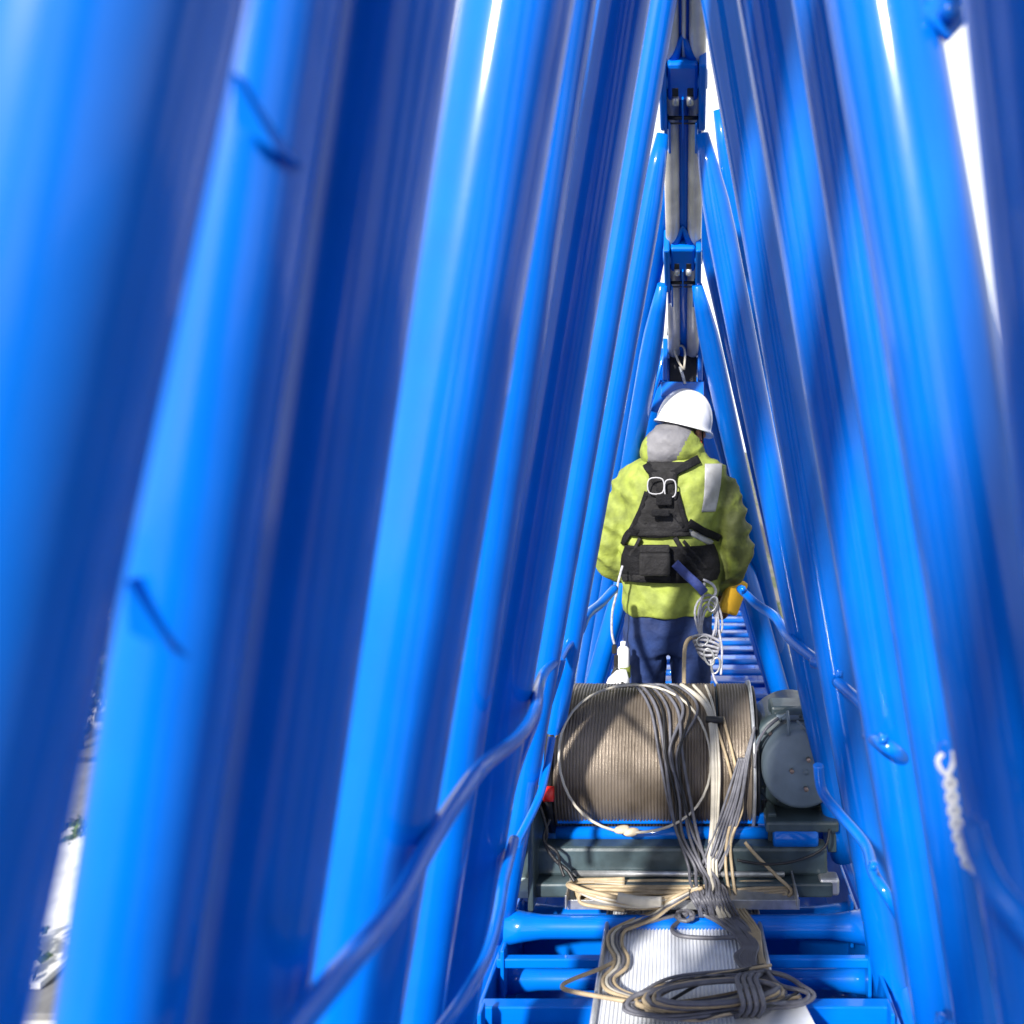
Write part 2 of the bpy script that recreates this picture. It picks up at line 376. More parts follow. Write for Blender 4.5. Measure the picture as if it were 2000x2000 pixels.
# bottom chords, cross tubes and the deck
for sg in (-1, 1):
    MB().tube([P(sg*.66, -1.6, -1.74), P(sg*.66, 9, -1.74)], .065, 28).build('bottom_chord', BLUE, boom)
    MB().box(P(sg*.60+.0, 4.2, -1.78), (.012, 10.8, .30)).build('side_plate', BLUE, boom)
def flared(z, h, x0, x1, r):
    n = 20; pts = [P(x0+(x1-x0)*i/n, z, h) for i in range(n+1)]
    rs = [r*(1+.55*max(0, 1-min(i, n-i)/2.2)**1.3) for i in range(n+1)]
    return MB().tube(pts, rs, 24)
for (z, h, r) in ((2.74, -1.61, .036), (2.68, -1.745, .032), (2.3, -1.70, .04), (3.0, -1.72, .03), (3.6, -1.7, .035), (4.5, -1.7, .035)):
    flared(z, h, -.60, .60, r).build('cross_tube', BLUE, boom)
for z, hh in ((2.58, -1.625), (2.86, -1.66)):
    MB().box(P(0, z, hh), (1.19, .025, .03)).build('cross_bar', BLUE, boom)
MB().box(P(0, 2.39, -1.775), (1.19, .04, .30)).build('deck_beam', BLUE, boom)
MB().box(P(0, 3.0, -1.81), (1.19, .02, .16)).build('deck_beam', BLUE, boom)
MB().box(P(0, 4.9, -1.94), (1.22, 9.4, .01)).build('deck_pan', BLUE, boom)
MB().box(P(0, .3, -1.70), (1.18, 3.1, .012)).build('deck_plate', BLUE, boom)
for z in [4.3+.28*i for i in range(14)]:
    MB().tube([P(-.58, z, -1.58), P(.58, z, -1.58)], .022, 14).build('rung', BLUE, boom)
for z in (2.3, 2.585, 2.86):
    for sg in (-1, 1): MB().box(P(sg*.575, z, -1.66), (.012, .05, .16)).build('end_bracket', BLUE, boom)

# handrails
def rail(pts, r, name='handrail', n=8, m=BLUE, seg=20): return MB().tube(cr_(pts, n), r, seg).build(name, m, boom)
rail([U(470, 2140, .64), U(590, 1990, .74), U(690, 1870, .84), U(775, 1765, .96), U(835, 1655, 1.08), U(895, 1560, 1.22), U(945, 1495, 1.36), U(1012, 1440, 1.62), U(1043, 1392, 1.8), U(1052, 1345, 1.95), U(1064, 1312, 2.25), U(1088, 1290, 2.75)], .0135)
MB().tube(cr_([U(1052, 1345, 1.95), U(1046, 1400, 1.97), U(1010, 1500, 2.1), U(985, 1600, 2.2)]), .012, 16).build('rail_post', BLUE, boom)
rail([U(1090, 1292, 2.8), U(1106, 1262, 2.9), U(1130, 1236, 3.0), U(1146, 1202, 3.15), U(1172, 1180, 3.35), U(1200, 1150, 3.5)], .019)
MB().tube(cr_([U(1092, 1286, 2.8), U(1086, 1310, 2.8), U(1058, 1400, 2.82), U(1035, 1500, 2.84), U(1012, 1620, 2.87), U(994, 1700, 2.9)]), [.024]*41, 20).build('rail_post', BLUE, boom)
rail([U(1078, 1440, 2.75), U(1068, 1500, 2.7), U(1052, 1560, 2.6), U(1008, 1650, 2.45)], .013, 'mid_rail')
rail([U(1004, 1640, 1.95), U(984, 1720, 1.8), U(972, 1790, 1.7), U(950, 1868, 1.58), U(905, 1950, 1.45), U(840, 2040, 1.35)], .0125, 'mid_rail')
# right side
rail([U(1446, 1150, 3.5), U(1478, 1180, 3.3), U(1515, 1206, 3.05), U(1545, 1250, 2.85), U(1612, 1302, 2.65)], .018)
MB().tube(cr_([U(1590, 1292, 2.6), U(1616, 1304, 2.55), U(1634, 1350, 2.5), U(1650, 1440, 2.5), U(1668, 1520, 2.5)]), .021, 20).build('rail_post', BLUE, boom)
rail([U(1634, 1330, 2.4), U(1690, 1382, 2.25), U(1712, 1420, 2.15), U(1780, 1490, 1.95)], .016)
rail([U(1696, 1434, 1.80), U(1722, 1450, 1.68), U(1755, 1474, 1.68), U(1795, 1508, 1.84), U(1815, 1530, 1.92)], .0155)
rail([U(1898, 1612, .78), U(1915, 1670, .765), U(1950, 1740, .74), U(2000, 1800, .72), U(2080, 1900, .68)], .0125)
rail([U(1905, 1650, .8), U(1950, 1722, .79), U(1985, 1775, .78), U(2060, 1790, .75)], .0065, 'rail_hook')
rail([U(1598, 1494, 2.3), U(1606, 1545, 2.3), U(1640, 1590, 2.25), U(1690, 1650, 2.15), U(1706, 1705, 2.05), U(1735, 1752, 2.0), U(1768, 1808, 2.05), U(1800, 1860, 2.15)], .0145, 'mid_rail')
for (px, py, z) in ((1638, 1316, 2.4), (1724, 1442, 1.655), (1705, 1690, 1.9), (1837, 1990, 1.55), (1896, 1606, .78), (1450, 1150, 3.4)):
    s_ = .0115*z**.35
    MB().box(U(px, py, z), (s_*1.2, s_, s_*1.5), Matrix.Rotation(.3, 3, 'Y'), .004).lathe([(-s_*.9, .001), (-s_*.9, s_*.45), (s_*.9, s_*.45), (s_*.9, .001)], U(px, py, z), 'Y', 12).build('lug', BLUE, boom)
for (px, py, z) in ((484, 210, .622), (277, 1205, .620)):  # wedges added on leg B, shaped to give a dark notch and shadow
    c0 = U(px, py, z)
    MB().add([c0+Vector(v) for v in ((-.012, 0, .028), (.016, .012, -.03), (-.010, .0, -.012), (-.008, .045, .028), (.02, .05, -.03), (-.006, .045, -.012))], [(0, 1, 2), (3, 5, 4), (0, 3, 4, 1), (1, 4, 5, 2), (2, 5, 3, 0)], False).build('gusset', BLUE, boom)
# bracket on the far right leg
MB().box(U(1852, 22, .98), (.05, .012, .055), Matrix.Rotation(.75, 3, 'Y'), .004).lathe([(-.012, .001), (-.012, .013), (.012, .013), (.012, .001)], U(1853, 24, .97), 'Y', 6).build('gusset', BLUE, boom)
# support plates beside the winch
# ------------------------------------------------------------------ walkway grating plate
PLATE = mat('white_walkway_sheet', (0.74, 0.76, 0.80), 0.45, 0.1, 0.18, 9)
def floor_quad(px, lift, th, name, m, parent):
    top = [FL(x, y, lift) for x, y in px]; bot = [p-Vector((0, 0, th)) for p in top]; n = len(px)
    return MB().add(top+bot, [tuple(range(n)), tuple(range(2*n-1, n-1, -1))]+[(i, i+n, (i+1) % n+n, (i+1) % n) for i in range(n)], False).build(name, m, parent)
plate = thing('walkway_panel', 'white ribbed walkway sheet covered with cables in front of the winch', 'walkway panel', FL(1330, 1880))
pa, pb_, pc, pd = FL(1192, 1768, 0), FL(1470, 1745, 0), FL(1530, 2040, 0), FL(1152, 2040, 0)
# ribs run ahead, built as a corrugated sheet
n = 44; vs_ = []; 
for i in range(n*4+1):
    u = i/(n*4); hgt = .0035*(1 if (i % 4) in (1, 2) else 0)
    a = pa.lerp(pb_, u); b = pd.lerp(pc, u); vs_ += [a+Vector((0, 0, hgt)), b+Vector((0, 0, hgt)), a-Vector((0, 0, .006)), b-Vector((0, 0, .006))]
fs = []
for i in range(n*4):
    o = i*4; fs += [(o, o+4, o+5, o+1), (o+2, o+3, o+7, o+6)]
MB().add(vs_, fs, False).build('ribbed_sheet', PLATE, plate)
for a, b in ((pa, pd), (pb_, pc)):
    MB().tube([a+Vector((0, 0, .012)), b+Vector((0, 0, .012))], .008, 10).build('edge_angle', STEEL, plate)
for t_ in (.3, .62):
    MB().tube([pa.lerp(pd, t_)+Vector((0, 0, -.012)), pb_.lerp(pc, t_)+Vector((0, 0, -.012))], .006, 8).build('stiffener', STEEL, plate)
p2 = thing('walkway_panel', 'short white sheet lying at the right under the cable coil', 'walkway panel', FL(1560, 1980))
floor_quad([(1440, 1965), (1560, 1938), (1612, 2040), (1430, 2040)], .03, .006, 'sheet', PLATE, p2)

# ------------------------------------------------------------------ winch
WZ, WH, WR = 3.2, -1.21, .27
winch = thing('winch', 'rope winch with wide brown cable drum and grey green motor behind the walkway', 'winch', P(-.1, WZ, FLOOR))
prof = [(-.478, .001), (-.478, WR-.012)]
x = -.478; pitch = .0118; nt_ = 50
for i in range(nt_):
    jr = random.uniform(-.0014, .0008)
    for k in range(6):
        ph = k/6; prof.append((x+(i+ph)*pitch, WR+jr-.0045+.0052*math.sqrt(max(0, 1-(2*ph-1)**2))))
xe = x+nt_*pitch; prof += [(xe, WR-.014), (xe, .001)]
MB().lathe(prof, P(0, WZ, WH), 'X', 128).build('rope_drum', ROPE_ST, winch)
prof = [(xe+.001, .001), (xe+.001, WR-.012), (xe+.008, WR-.012), (xe+.008, .001)]
MB().lathe(prof, P(0, WZ, WH), 'X', 96).build('drum_band', GREY_GR, winch)
prof = [(xe+.009, .001)]
for i in range(10):
    for k in range(6):
        ph = k/6; prof.append((xe+.009+(i+ph)*pitch, WR-.0045+.005*math.sqrt(max(0, 1-(2*ph-1)**2))))
x2 = xe+.009+10*pitch; prof.append((x2, .001))
MB().lathe(prof, P(0, WZ, WH), 'X', 128).build('rope_layer', ROPE_ST, winch)
MB().lathe([(x2+.001, .001), (x2+.001, WR+.012), (x2+.012, WR+.014), (x2+.014, .001)], P(0, WZ, WH), 'X', 96).build('drum_flange', STEEL, winch)
MB().lathe([(x2+.016, .001), (x2+.016, WR-.01), (x2+.027, WR-.01), (x2+.027, .001)], P(0, WZ, WH), 'X', 96).build('drum_flange', BLACK, winch)
MB().lathe([(-.51, .001), (-.51, WR+.006), (-.481, WR+.006), (-.481, .001)], P(0, WZ, WH), 'X', 96).build('drum_flange', BLACK, winch)
MB().lathe([(-.545, .001), (-.545, .02), (-.51, .02), (-.51, .001)], P(0, WZ-.26, WH-.03), 'X', 24).build('limit_switch', STEEL, winch)
MB().lathe([(-.525, .001), (-.525, .026), (-.49, .026), (-.49, .001)], P(0.02, WZ-.285, WH-.03), 'X', 24).build('limit_cap', RED, winch)
# frame
fr = MB()
fr.box(P(-.02, 2.93, -1.47), (1.04, .08, .10), bev=.012)
fr.box(P(-.02, 2.90, -1.545), (1.06, .12, .05), bev=.008)
fr.box(P(-.02, 3.5, -1.50), (1.1, .08, .14))
fr.build('frame_beam', GREY_GR, winch)
MB().box(P(-.53, 3.1, -1.42), (.02, .62, .34), bev=.01).build('side_plate', GREY_GR, winch)
MB().box(P(-.575, 2.93, -1.45), (.10, .02, .22), bev=.006).build('side_plate', GREY_GR, winch)
MB().box(P(-.575, 2.88, -1.555), (.10, .09, .028), bev=.004).build('foot_plate', mat('pale_grey_paint', (.42, .52, .52), .5), winch)
MB().box(P(.50, 2.88, -1.54), (.07, .06, .06), bev=.01).build('foot_plate', STEEL, winch)
MB().tube([P(-.47, 2.97, -1.405), P(.36, 2.97, -1.405)], .022, 24).build('guard_tube', BLUE, winch)
MB().box(P(-.07, 2.99, -1.36), (.8, .02, .035)).build('guard_bar', BLUE, winch)
MB().lathe([(.31, .001), (.31, .036), (.318, .04), (.46, .04), (.468, .036), (.468, .001)], P(0, 2.93, -1.395), 'X', 28).build('damper_cylinder', BLUE, winch)
# motor
mc = U(1560, 1484, 3.02)
MB().lathe([(-.01, .001), (-.01, .178), (0, .188), (.05, .188), (.06, .18), (.3, .17), (.3, .001)], mc+Vector((0, .0, 0)), 'Y', 72).build('motor_housing', GREY_GR, winch)
ml = mc+Vector((0.0, 0, 0))
MB().lathe([(-.095, .001), (-.095, .125), (-.09, .136), (-.08, .142), (-.02, .146), (-.008, .146)], ml, 'Y', 72).build('motor_cover', GREY_LT, winch)
for (px, py) in ((1579, 1483), (1546, 1505), (1574, 1540), (1505, 1433)):
    MB().lathe([(-.012, .001), (-.012, .0085), (0, .0085), (0, .001)], U(px, py, 2.92 if px != 1505 else 3.005), 'Y', 6).build('bolt', BRASS, winch)
MB().lathe([(-.008, .001), (-.006, .009), (0, .010)], U(1574, 1508, 2.925), 'Y', 16).build('plug', GREY_LT, winch)
for k in range(14):
    a = 2*PI*k/14+.2
    MB().lathe([(-.01, .001), (-.01, .007), (0, .007), (0, .001)], mc+Vector((.166*math.cos(a), -.008, .166*math.sin(a))), 'Y', 6).build('bolt', GREY_GR, winch)
MB().box(U(1552, 1385, 3.1), (.19, .12, .055), bev=.01).build('terminal_box', GREY_GR, winch)
MB().box(U(1555, 1400, 3.02), (.15, .03, .02), bev=.006).build('terminal_lid', GREY_LT, winch)
MB().box(U(1560, 1592, 3.0), (.26, .2, .04), bev=.01).box(U(1505, 1612, 3.0), (.03, .12, .14)).box(U(1620, 1612, 3.0), (.03, .12, .14)).build('motor_foot', GREY_GR, winch)
MB().tube([U(1538, 1390, 2.98), U(1540, 1410, 2.93), U(1539, 1437, 2.92)], .006, 8).tube([U(1556, 1408, 2.94), U(1590, 1436, 2.92)], .005, 8).build('conduit', GREY_LT, winch)
MB().tube(cr_([U(1535, 1395, 2.97), U(1510, 1412, 2.96), U(1480, 1445, 2.96), U(1468, 1500, 2.96)]), .0045, 8).build('conduit', GREY_LT, winch)
# cable tray in front of the winch
tray = thing('cable_tray', 'galvanised tray of tan cables across the front of the winch', 'cable tray', FL(1330, 1740))
a, b, c_, d_ = U(1108, 1772, 2.76), U(1562, 1768, 2.76), U(1540, 1712, 2.9), U(1118, 1708, 2.9)
tr = MB()
tr.add([a, b, c_, d_], [(0, 1, 2, 3)], False)
tr.box((a+b)/2+Vector((0, 0, .006)), ((b-a).length, .005, .032), bev=.001)
for k in (a, b): tr.box(k.lerp(d_ if k is a else c_, .5)+Vector((0, 0, .015)), (.005, .2, .045), bev=.001)
tr.build('tray', STEEL, tray)
MB().tube([U(1115, 1706, 2.88), U(1532, 1708, 2.88)], .010, 12).build('tray_rail', STEEL, tray)

# ------------------------------------------------------------------ cables
ORD = ['first', 'second', 'third', 'fourth', 'fifth', 'sixth', 'seventh', 'eighth', 'ninth', 'tenth', 'eleventh']
def cable(name, label, pts, r, m, n=8, group=None, cat='cable', seg=10, more=None):
    c0 = Vector(pts[len(pts)//2])
    q = MB().tube(cr_(pts, n), r, seg)
    for p_ in (more or []): q.tube(cr_(p_, n), r, seg)
    o = q.build(name, m, loc=c0); tag(o, label, cat, group); return o
def DR(px, py, lift=.012):      # point on the near face of the drum
    dz = (VY-py)/F; dx = (px-VX)/F
    # ray (dx,1,dz)*t ; (t-WZ)^2+(dz t-WH)^2=R^2
    R_ = WR+lift; A = 1+dz*dz; B = -2*(WZ+dz*WH); K = WZ*WZ+WH*WH-R_*R_
    D = B*B-4*A*K
    t = (-B-math.sqrt(D))/(2*A) if D > 0 else -B/(2*A)
    if D <= 0 and py > 1500: t = min(t, 2.93)
    return U(px, py, t)
def DM(px, py, lift=.012):
    if py < 1560: return DR(px, py, lift)
    zt = DR(px, 1560, lift).y; zf = 2.86 if py < 1700 else F*1.57/(py-VY)
    k = min(1, (py-1560)/140); return U(px, py, zt+(min(zf, 2.86)-zt)*k)
# big loop
lp = []
for k in range(40):
    a = 2*PI*k/40
    lp.append(DM(1240+146*math.cos(a)*(1+.03*math.sin(2*a+.6)), 1482+149*math.sin(a)+5*math.sin(3*a), .02+.006*math.sin(3*a)))
lo = MB().tube(lp, .0048, 10, closed=True).build('cable_loop', CABW, loc=tuple(lp[0])); tag(lo, 'single large round loop of cream cable hanging over the brown drum', 'cable loop')
random.seed(3)
tops = [1232, 1243, 1252, 1262, 1290, 1302, 1316, 1274]
lab = 'grey cables of the bundle that falls over the drum'
for i, tx in enumerate(tops):
    e = 1350+i*6+random.uniform(-4, 4)
    pts = [DR(tx-34, 1341, .012), DR(tx+8, 1340, .02), DR(tx+38+i*1.5, 1385, .02), DM(1286+i*7+random.uniform(-7, 7), 1470, .02+.008*(i % 3)), DM(1306+i*6+random.uniform(-7, 7), 1560, .025+.008*(i % 2)), DM(1322+i*6+random.uniform(-8, 8), 1630), DM(1342+i*6+random.uniform(-8, 8), 1690), U(e+8+random.uniform(-9, 9), 1722, 2.8), U(e+12, 1752, 2.71), FL(e+20, 1790, .03)]
    cable('cable', ORD[i]+' dark cable from the left of those falling over the drum', pts, [.0052, .006, .0045][i % 3], BLACK if i in (2, 5) else CABG, group='grey cables falling over the drum')
for i in range(7):
    o_ = random.uniform(-5, 5)
    pts = [DR(1462-i*3, 1480, .03), DR(1450-i*5+o_, 1550, .035), DM(1438-i*6, 1610), DM(1422-i*7+o_, 1660), DM(1402-i*5, 1705), U(1383+i*5, 1732, 2.78), U(1388+i*6, 1756, 2.70), FL(1395+i*8, 1790, .035)]
    if i < 3: pts = [DR(1474, 1420, .03)]+pts
    cable('cable', ORD[i]+' grey cable from the right of those slanting in from the flange', pts, .0048, CABG, group='grey cables slanting from the right flange')
for i in range(3):
    pts = [DR(1330+i*24, 1338, .012), DR(1372+i*9, 1370, .022), DR(1388+i*5, 1410, .025), DR(1393+i*6, 1500, .03), DM(1392+i*5, 1600), DM(1385+i*7, 1690), U(1392+i*6, 1735, 2.77), U(1396+i*6, 1758, 2.71), FL(1410+i*9, 1795, .03)]
    cable('cable', ['thick cream cable running straight down the drum', 'cream cable behind the straight one on the drum', 'thin cream cable nearest the right end of the drum'][i], pts, [.0095, .006, .005][i], CABW)
MB_t = MB().tube([DR(1378, 1405, .03), DR(1412, 1407, .03)], .013, 12).build('cable_tie', BLACK, loc=tuple(DR(1395, 1406, .03))); tag(MB_t, 'black tie gathering the cream cables on the drum', 'cable tie')
for i, (p0, p1) in enumerate([((1400, 1420), (1435, 1560)), ((1412, 1400), (1450, 1575))]):
    cable('cable', ['left', 'right'][i]+' one of two tan cables hanging beside the cream ones', [DR(*p0, .02), DR((p0[0]+p1[0])/2+4, 1490, .02), DM(*p1), DM(1420+i*8, 1640), DM(1418+i*12, 1700), FL(1430+i*10, 1770, .03)], .0055, CABT, group='tan cables right of the cream ones')
# tan cables lying on the tray
for i in range(9):
    y0 = 1722+i*4.5; z0 = 2.86-.012*i
    pts = [U(1392-i*5, 1725+i*3, z0), U(1300, 1722+i*5+random.uniform(-3, 3), z0), U(1200, 1720+i*5+random.uniform(-4, 4), z0), U(1135+i*3, 1726+i*3, z0), U(1118+i*2, 1734+i*1.5, z0), U(1140, 1742+i*3, z0-.01), U(1220, 1752+i*3.2, z0-.02), U(1290, 1758+i*2, z0-.03), U(1360, 1738, z0)]
    cable('cable', ORD[i]+' tan cable from the back in the left half of the tray', pts[:9-(i % 3)], .006, CABT, group='tan cables on the left of the tray')
random.seed(21)
for i in range(6):
    j = lambda s=3: random.uniform(-s, s)
    pts = [U(1372-i*4, 1736+j(), 2.74), U(1310, 1750+i*3+j(), 2.72), U(1235, 1757+i*2+j(), 2.71), U(1165, 1744+i*2+j(), 2.72), U(1120+j(), 1733+j(), 2.76), U(1112+j(), 1726, 2.8), U(1140, 1720+j(), 2.83), U(1220, 1716+i*2, 2.84)]
    cable('cable', ORD[i]+' cable from the top bulging over the front lip of the tray', pts, .0062, [CABT, CABT, CABW][i % 3], group='tan cables over the front lip of the tray')
o = MB().tube(cr_([U(1206, 1752, 2.695), U(1245, 1760, 2.69), U(1292, 1761, 2.69)]), .017, 14, flat=.6).build('tape_wrap', CABW, loc=tuple(U(1250, 1758, 2.7))); tag(o, 'pale tape wrapped round the tan cables at the tray lip', 'tape')
for i in range(5):
    z0 = 2.86-.01*i
    pts = [U(1405, 1728+i*7, z0), U(1460, 1722+i*7, z0), U(1520, 1724+i*5, z0), U(1546-i*3, 1730+i*3, z0), U(1530, 1742+i*2, z0-.01), U(1470, 1750+i*3, z0-.01), U(1425, 1745+i*3, z0-.02)]
    cable('cable', ORD[i]+' tan cable from the back in the right half of the tray', pts, .0055, CABT, group='tan cables on the right of the tray')
cable('cable', 'tan cable slanting over the grey beam to the right end of the tray', [U(1455, 1645, 2.86), U(1478, 1672, 2.85), U(1518, 1712, 2.84), U(1545, 1738, 2.82), U(1540, 1752, 2.8)], .006, CABT)
cable('cable', 'thin black cable sagging under the motor', [U(1440, 1680, 2.84), U(1500, 1688, 2.84), U(1560, 1680, 2.84), U(1610, 1655, 2.85), U(1620, 1620, 2.88)], .0045, BLACK)
cable('cable', 'black cable twisting down the left end of the winch frame', [U(1055, 1575, 2.86), U(1068, 1620, 2.84), U(1066, 1650, 2.84), U(1085, 1680, 2.83), U(1108, 1700, 2.82), U(1122, 1722, 2.8)], .006, BLACK)
cable('cable', 'black cable knotted beside the left end of the winch frame', [U(1074, 1600, 2.85), U(1062, 1640, 2.83), U(1088, 1665, 2.82), U(1094, 1690, 2.82), U(1102, 1712, 2.8)], .005, BLACK)
# left edge bundle lying on the sheet
for i in range(4):
    o_ = i*9
    pts = [U(1345, 1738+i*4, 2.72), U(1310, 1756+i*5, 2.69), FL(1280, 1778+i*5, .03), FL(1228+o_*.5, 1800+i*3, .02), FL(1192+o_, 1820, .02), FL(1188+o_, 1845, .018), FL(1200+o_, 1870, .018), FL(1196+o_, 1890, .02), FL(1178+o_*.8, 1912, .02), FL(1188+o_, 1935, .025), FL(1250+o_, 1955, .03), FL(1330, 1966-i*3, .03), FL(1420, 1958-i*5, .035), FL(1465, 1940-i*3, .04)]
    cable('cable', ORD[i]+' cable from the left running down the left edge of the white sheet', pts, .0055, [CABT, CABW, CABG, CABT][i], group='cables down the left edge of the sheet')
cable('cable', 'tan cable kinked out past the left edge of the sheet', [FL(1200, 1878, .02), FL(1170, 1893, .03), FL(1120, 1912, .06), FL(1098, 1925, .07), FL(1112, 1935, .07), FL(1180, 1948, .05), FL(1260, 1962, .04), FL(1330, 1972, .03)], .0058, CABT, n=10)
# grey bundle on the sheet
random.seed(11)
for i in range(10):
    o_ = i*5.5; j = lambda s=3: random.uniform(-s, s)
    pts = [U(1345+o_, 1742+j(), 2.74), U(1356+o_, 1762+j(), 2.70), FL(1372+o_, 1782+j(), .04), FL(1400+o_, 1800+j(), .035), FL(1432+o_*.7, 1824+j(), .03), FL(1450+o_*.6, 1850+j(), .03), FL(1436+o_*.8, 1868+j(), .03), FL(1446+o_*.6, 1886+j(), .03), FL(1475+o_*.6, 1904+j(), .04), FL(1492+o_*.3, 1930+j(), .05), FL(1478+o_*.4, 1955, .045)]
    cable('cable', ORD[i]+' grey cable from the left snaking over the white sheet', pts, .0055, CABG, group='grey cables snaking over the sheet')
for i in range(7):
    t_ = i*6
    pts = [FL(1405+t_, 1760, .05), FL(1420+t_*1.2, 1790, .03), FL(1452+t_*.8, 1816, .03), FL(1478+t_*.2, 1838, .03), FL(1482+t_*.2, 1870, .02), FL(1488+t_*.4, 1900, .02)]
    cable('cable', ORD[i]+' tan cable from the left at the right edge of the sheet', pts, .005, CABT, group='tan cables at the right edge of the sheet')
# coil lying at the bottom
for i in range(6):
    cx, cy, rx, ry = 1385+i*3, 1948-i*2, 150-i*7, 36-i*3
    lp = [FL(cx+rx*math.cos(2*PI*k/28)+random.uniform(-4, 4), cy+ry*math.sin(2*PI*k/28)-8*math.cos(2*PI*k/28), .04+.01*i) for k in range(28)]
    m_ = [CABG, CABT, CABT, CABG, CABT, CABG][i]
    o = MB().tube(lp, .0068, 10, closed=True).build('cable_loop', m_, loc=tuple(lp[0])); tag(o, ['outermost grey', 'outermost tan', 'middle tan', 'middle grey', 'inner tan', 'innermost grey'][i]+' loop of the cable coil lying on the white sheet', 'cable loop', 'loops of the coil on the sheet')
cable('cable', 'loose grey cable loop reaching past the right end of the coil', [FL(1475, 1895, .05), FL(1530, 1905, .05), FL(1565, 1925, .05), FL(1590, 1945, .05), FL(1560, 1962, .05), FL(1500, 1968, .05), FL(1420, 1972, .06), FL(1300, 1985, .05), FL(1230, 1972, .05), FL(1240, 1945, .06), FL(1320, 1925, .07), FL(1400, 1915, .07), FL(1470, 1905, .07)], .0068, CABG, n=10)
cable('cable', 'second grey cable over the right end of the coil', [FL(1500, 1900, .06), FL(1525, 1925, .06), FL(1575, 1938, .06), FL(1570, 1955, .06), FL(1520, 1960, .06)], .006, CABG)
for i in range(4):
    cable('cable', ORD[i]+' grey cable from the left wrapped across the coil', [FL(1438+i*14, 1985, .03), FL(1452+i*13, 1965, .1), FL(1445+i*13, 1935, .115), FL(1440+i*12, 1912, .1), FL(1452+i*12, 1900, .04)], .0075, CABG, group='cables wrapped over the coil')
cable('cable', 'grey cable bent in a hook on the upper part of the sheet', [FL(1215, 1812, .02), FL(1270, 1800, .02), FL(1340, 1785, .03), FL(1325, 1800, .02), FL(1312, 1815, .02), FL(1330, 1828, .02), FL(1390, 1832, .02), FL(1440, 1830, .03)], .0065, CABG)
kn = MB()
for i in range(5):
    a = i*1.25; kn.tube([FL(1338+18*math.cos(a+t*.8)*(1 if i % 2 else .7), 1788+11*math.sin(a+t*.8), .04+.012*math.sin(t+i)) for t in range(9)], .006, 8)
tag(kn.build('cable_knot', CABG, loc=tuple(FL(1338, 1788, .03))), 'grey knot of cable ends on the white sheet', 'cable knot')
cable('cable', 'grey cable hung over the motor side of the drum flange', [DR(1474, 1500, .035), U(1478, 1460, 2.93), U(1495, 1425, 2.93), U(1520, 1402, 2.95)], .005, CABG)
random.seed(31)
for i in range(5):
    x0 = random.uniform(1270, 1330); j = lambda s=14: random.uniform(-s, s)
    pts = [FL(1500+j(), 1890+j(8), .07), FL(1440+j(), 1900+j(8), .075), FL(x0+60+j(), 1915+j(), .07), FL(x0-20+j(), 1945+j(), .055), FL(x0-60+j(), 1968+j(8), .05), FL(x0+20+j(), 1985+j(8), .05), FL(1400+j(), 1978+j(6), .07), FL(1500+j(), 1965+j(6), .07), FL(1560+j(), 1945+j(), .05)]
    cable('cable', ORD[i]+' thin loose strand from the back tangled over the coil', pts, random.choice([.0035, .0045]), [CABG, BLACK, CABT, CABG, BLACK][i], group='thin strands tangled over the coil')
# rags under the drum
rg = MB()
for k in range(2): rg.ell(U(1215+k*18, 1620+k*5, 2.9), (.03, .02, .013), Matrix.Rotation(.4, 3, 'Z'))
me = rg.build('rag', mat('cream_rag', (.6, .5, .36), .9, 0, .3, 30, bump=.5), loc=tuple(U(1222, 1622, 2.9))); tag(me, 'crumpled cream rag wedged under the drum', 'rag')

# chain on the right leg
CHW = mat('white_chain_coating', (0.8, 0.79, 0.76), 0.4, 0, .15, 40)
chn = thing('chain', 'white link chain hanging by a hook from the right blue leg', 'chain', U(1840, 1440, 1.2))
ZC = 1.12
MB().tube(cr_([U(1842, 1472, ZC), U(1832, 1484, ZC), U(1836, 1500, ZC), U(1850, 1514, ZC), U(1858, 1500, ZC), U(1862, 1484, ZC), U(1861, 1468, ZC)]), .0036, 10).build('snap_hook', CHW, chn)
cpath = cr_([U(1853, 1512, ZC), U(1858, 1550, ZC), U(1866, 1600, ZC), U(1876, 1645, ZC), U(1888, 1680, ZC), U(1902, 1700, ZC)], 20)
L = sum((cpath[i+1]-cpath[i]).length for i in range(len(cpath)-1)); NL = 15
def at_len(s):
    for i in range(len(cpath)-1):
        d = (cpath[i+1]-cpath[i]).length
        if s <= d: return cpath[i].lerp(cpath[i+1], s/d if d else 0)
        s -= d
    return cpath[-1]
for k in range(NL):
    a, b = at_len(L*k/NL), at_len(L*(k+1)/NL); t_ = (b-a).normalized(); c0 = (a+b)/2; hl = (b-a).length*.78
    sx = (Vector((1, 0, 0)) if k % 2 else Vector((.45, 1, 0))); sx = (sx-t_*sx.dot(t_)).normalized()
    lk = [c0 + t_*math.sin(2*PI*q/16)*hl + sx*math.copysign(abs(math.cos(2*PI*q/16))**.7, math.cos(2*PI*q/16))*.0068 for q in range(16)]
    MB().tube(lk, .0031, 8, closed=True).build('link', CHW, chn)
MB().box(U(1841, 1462, 1.215), (.012, .012, .02), bev=.003).build('chain_lug', BLUE, boom)
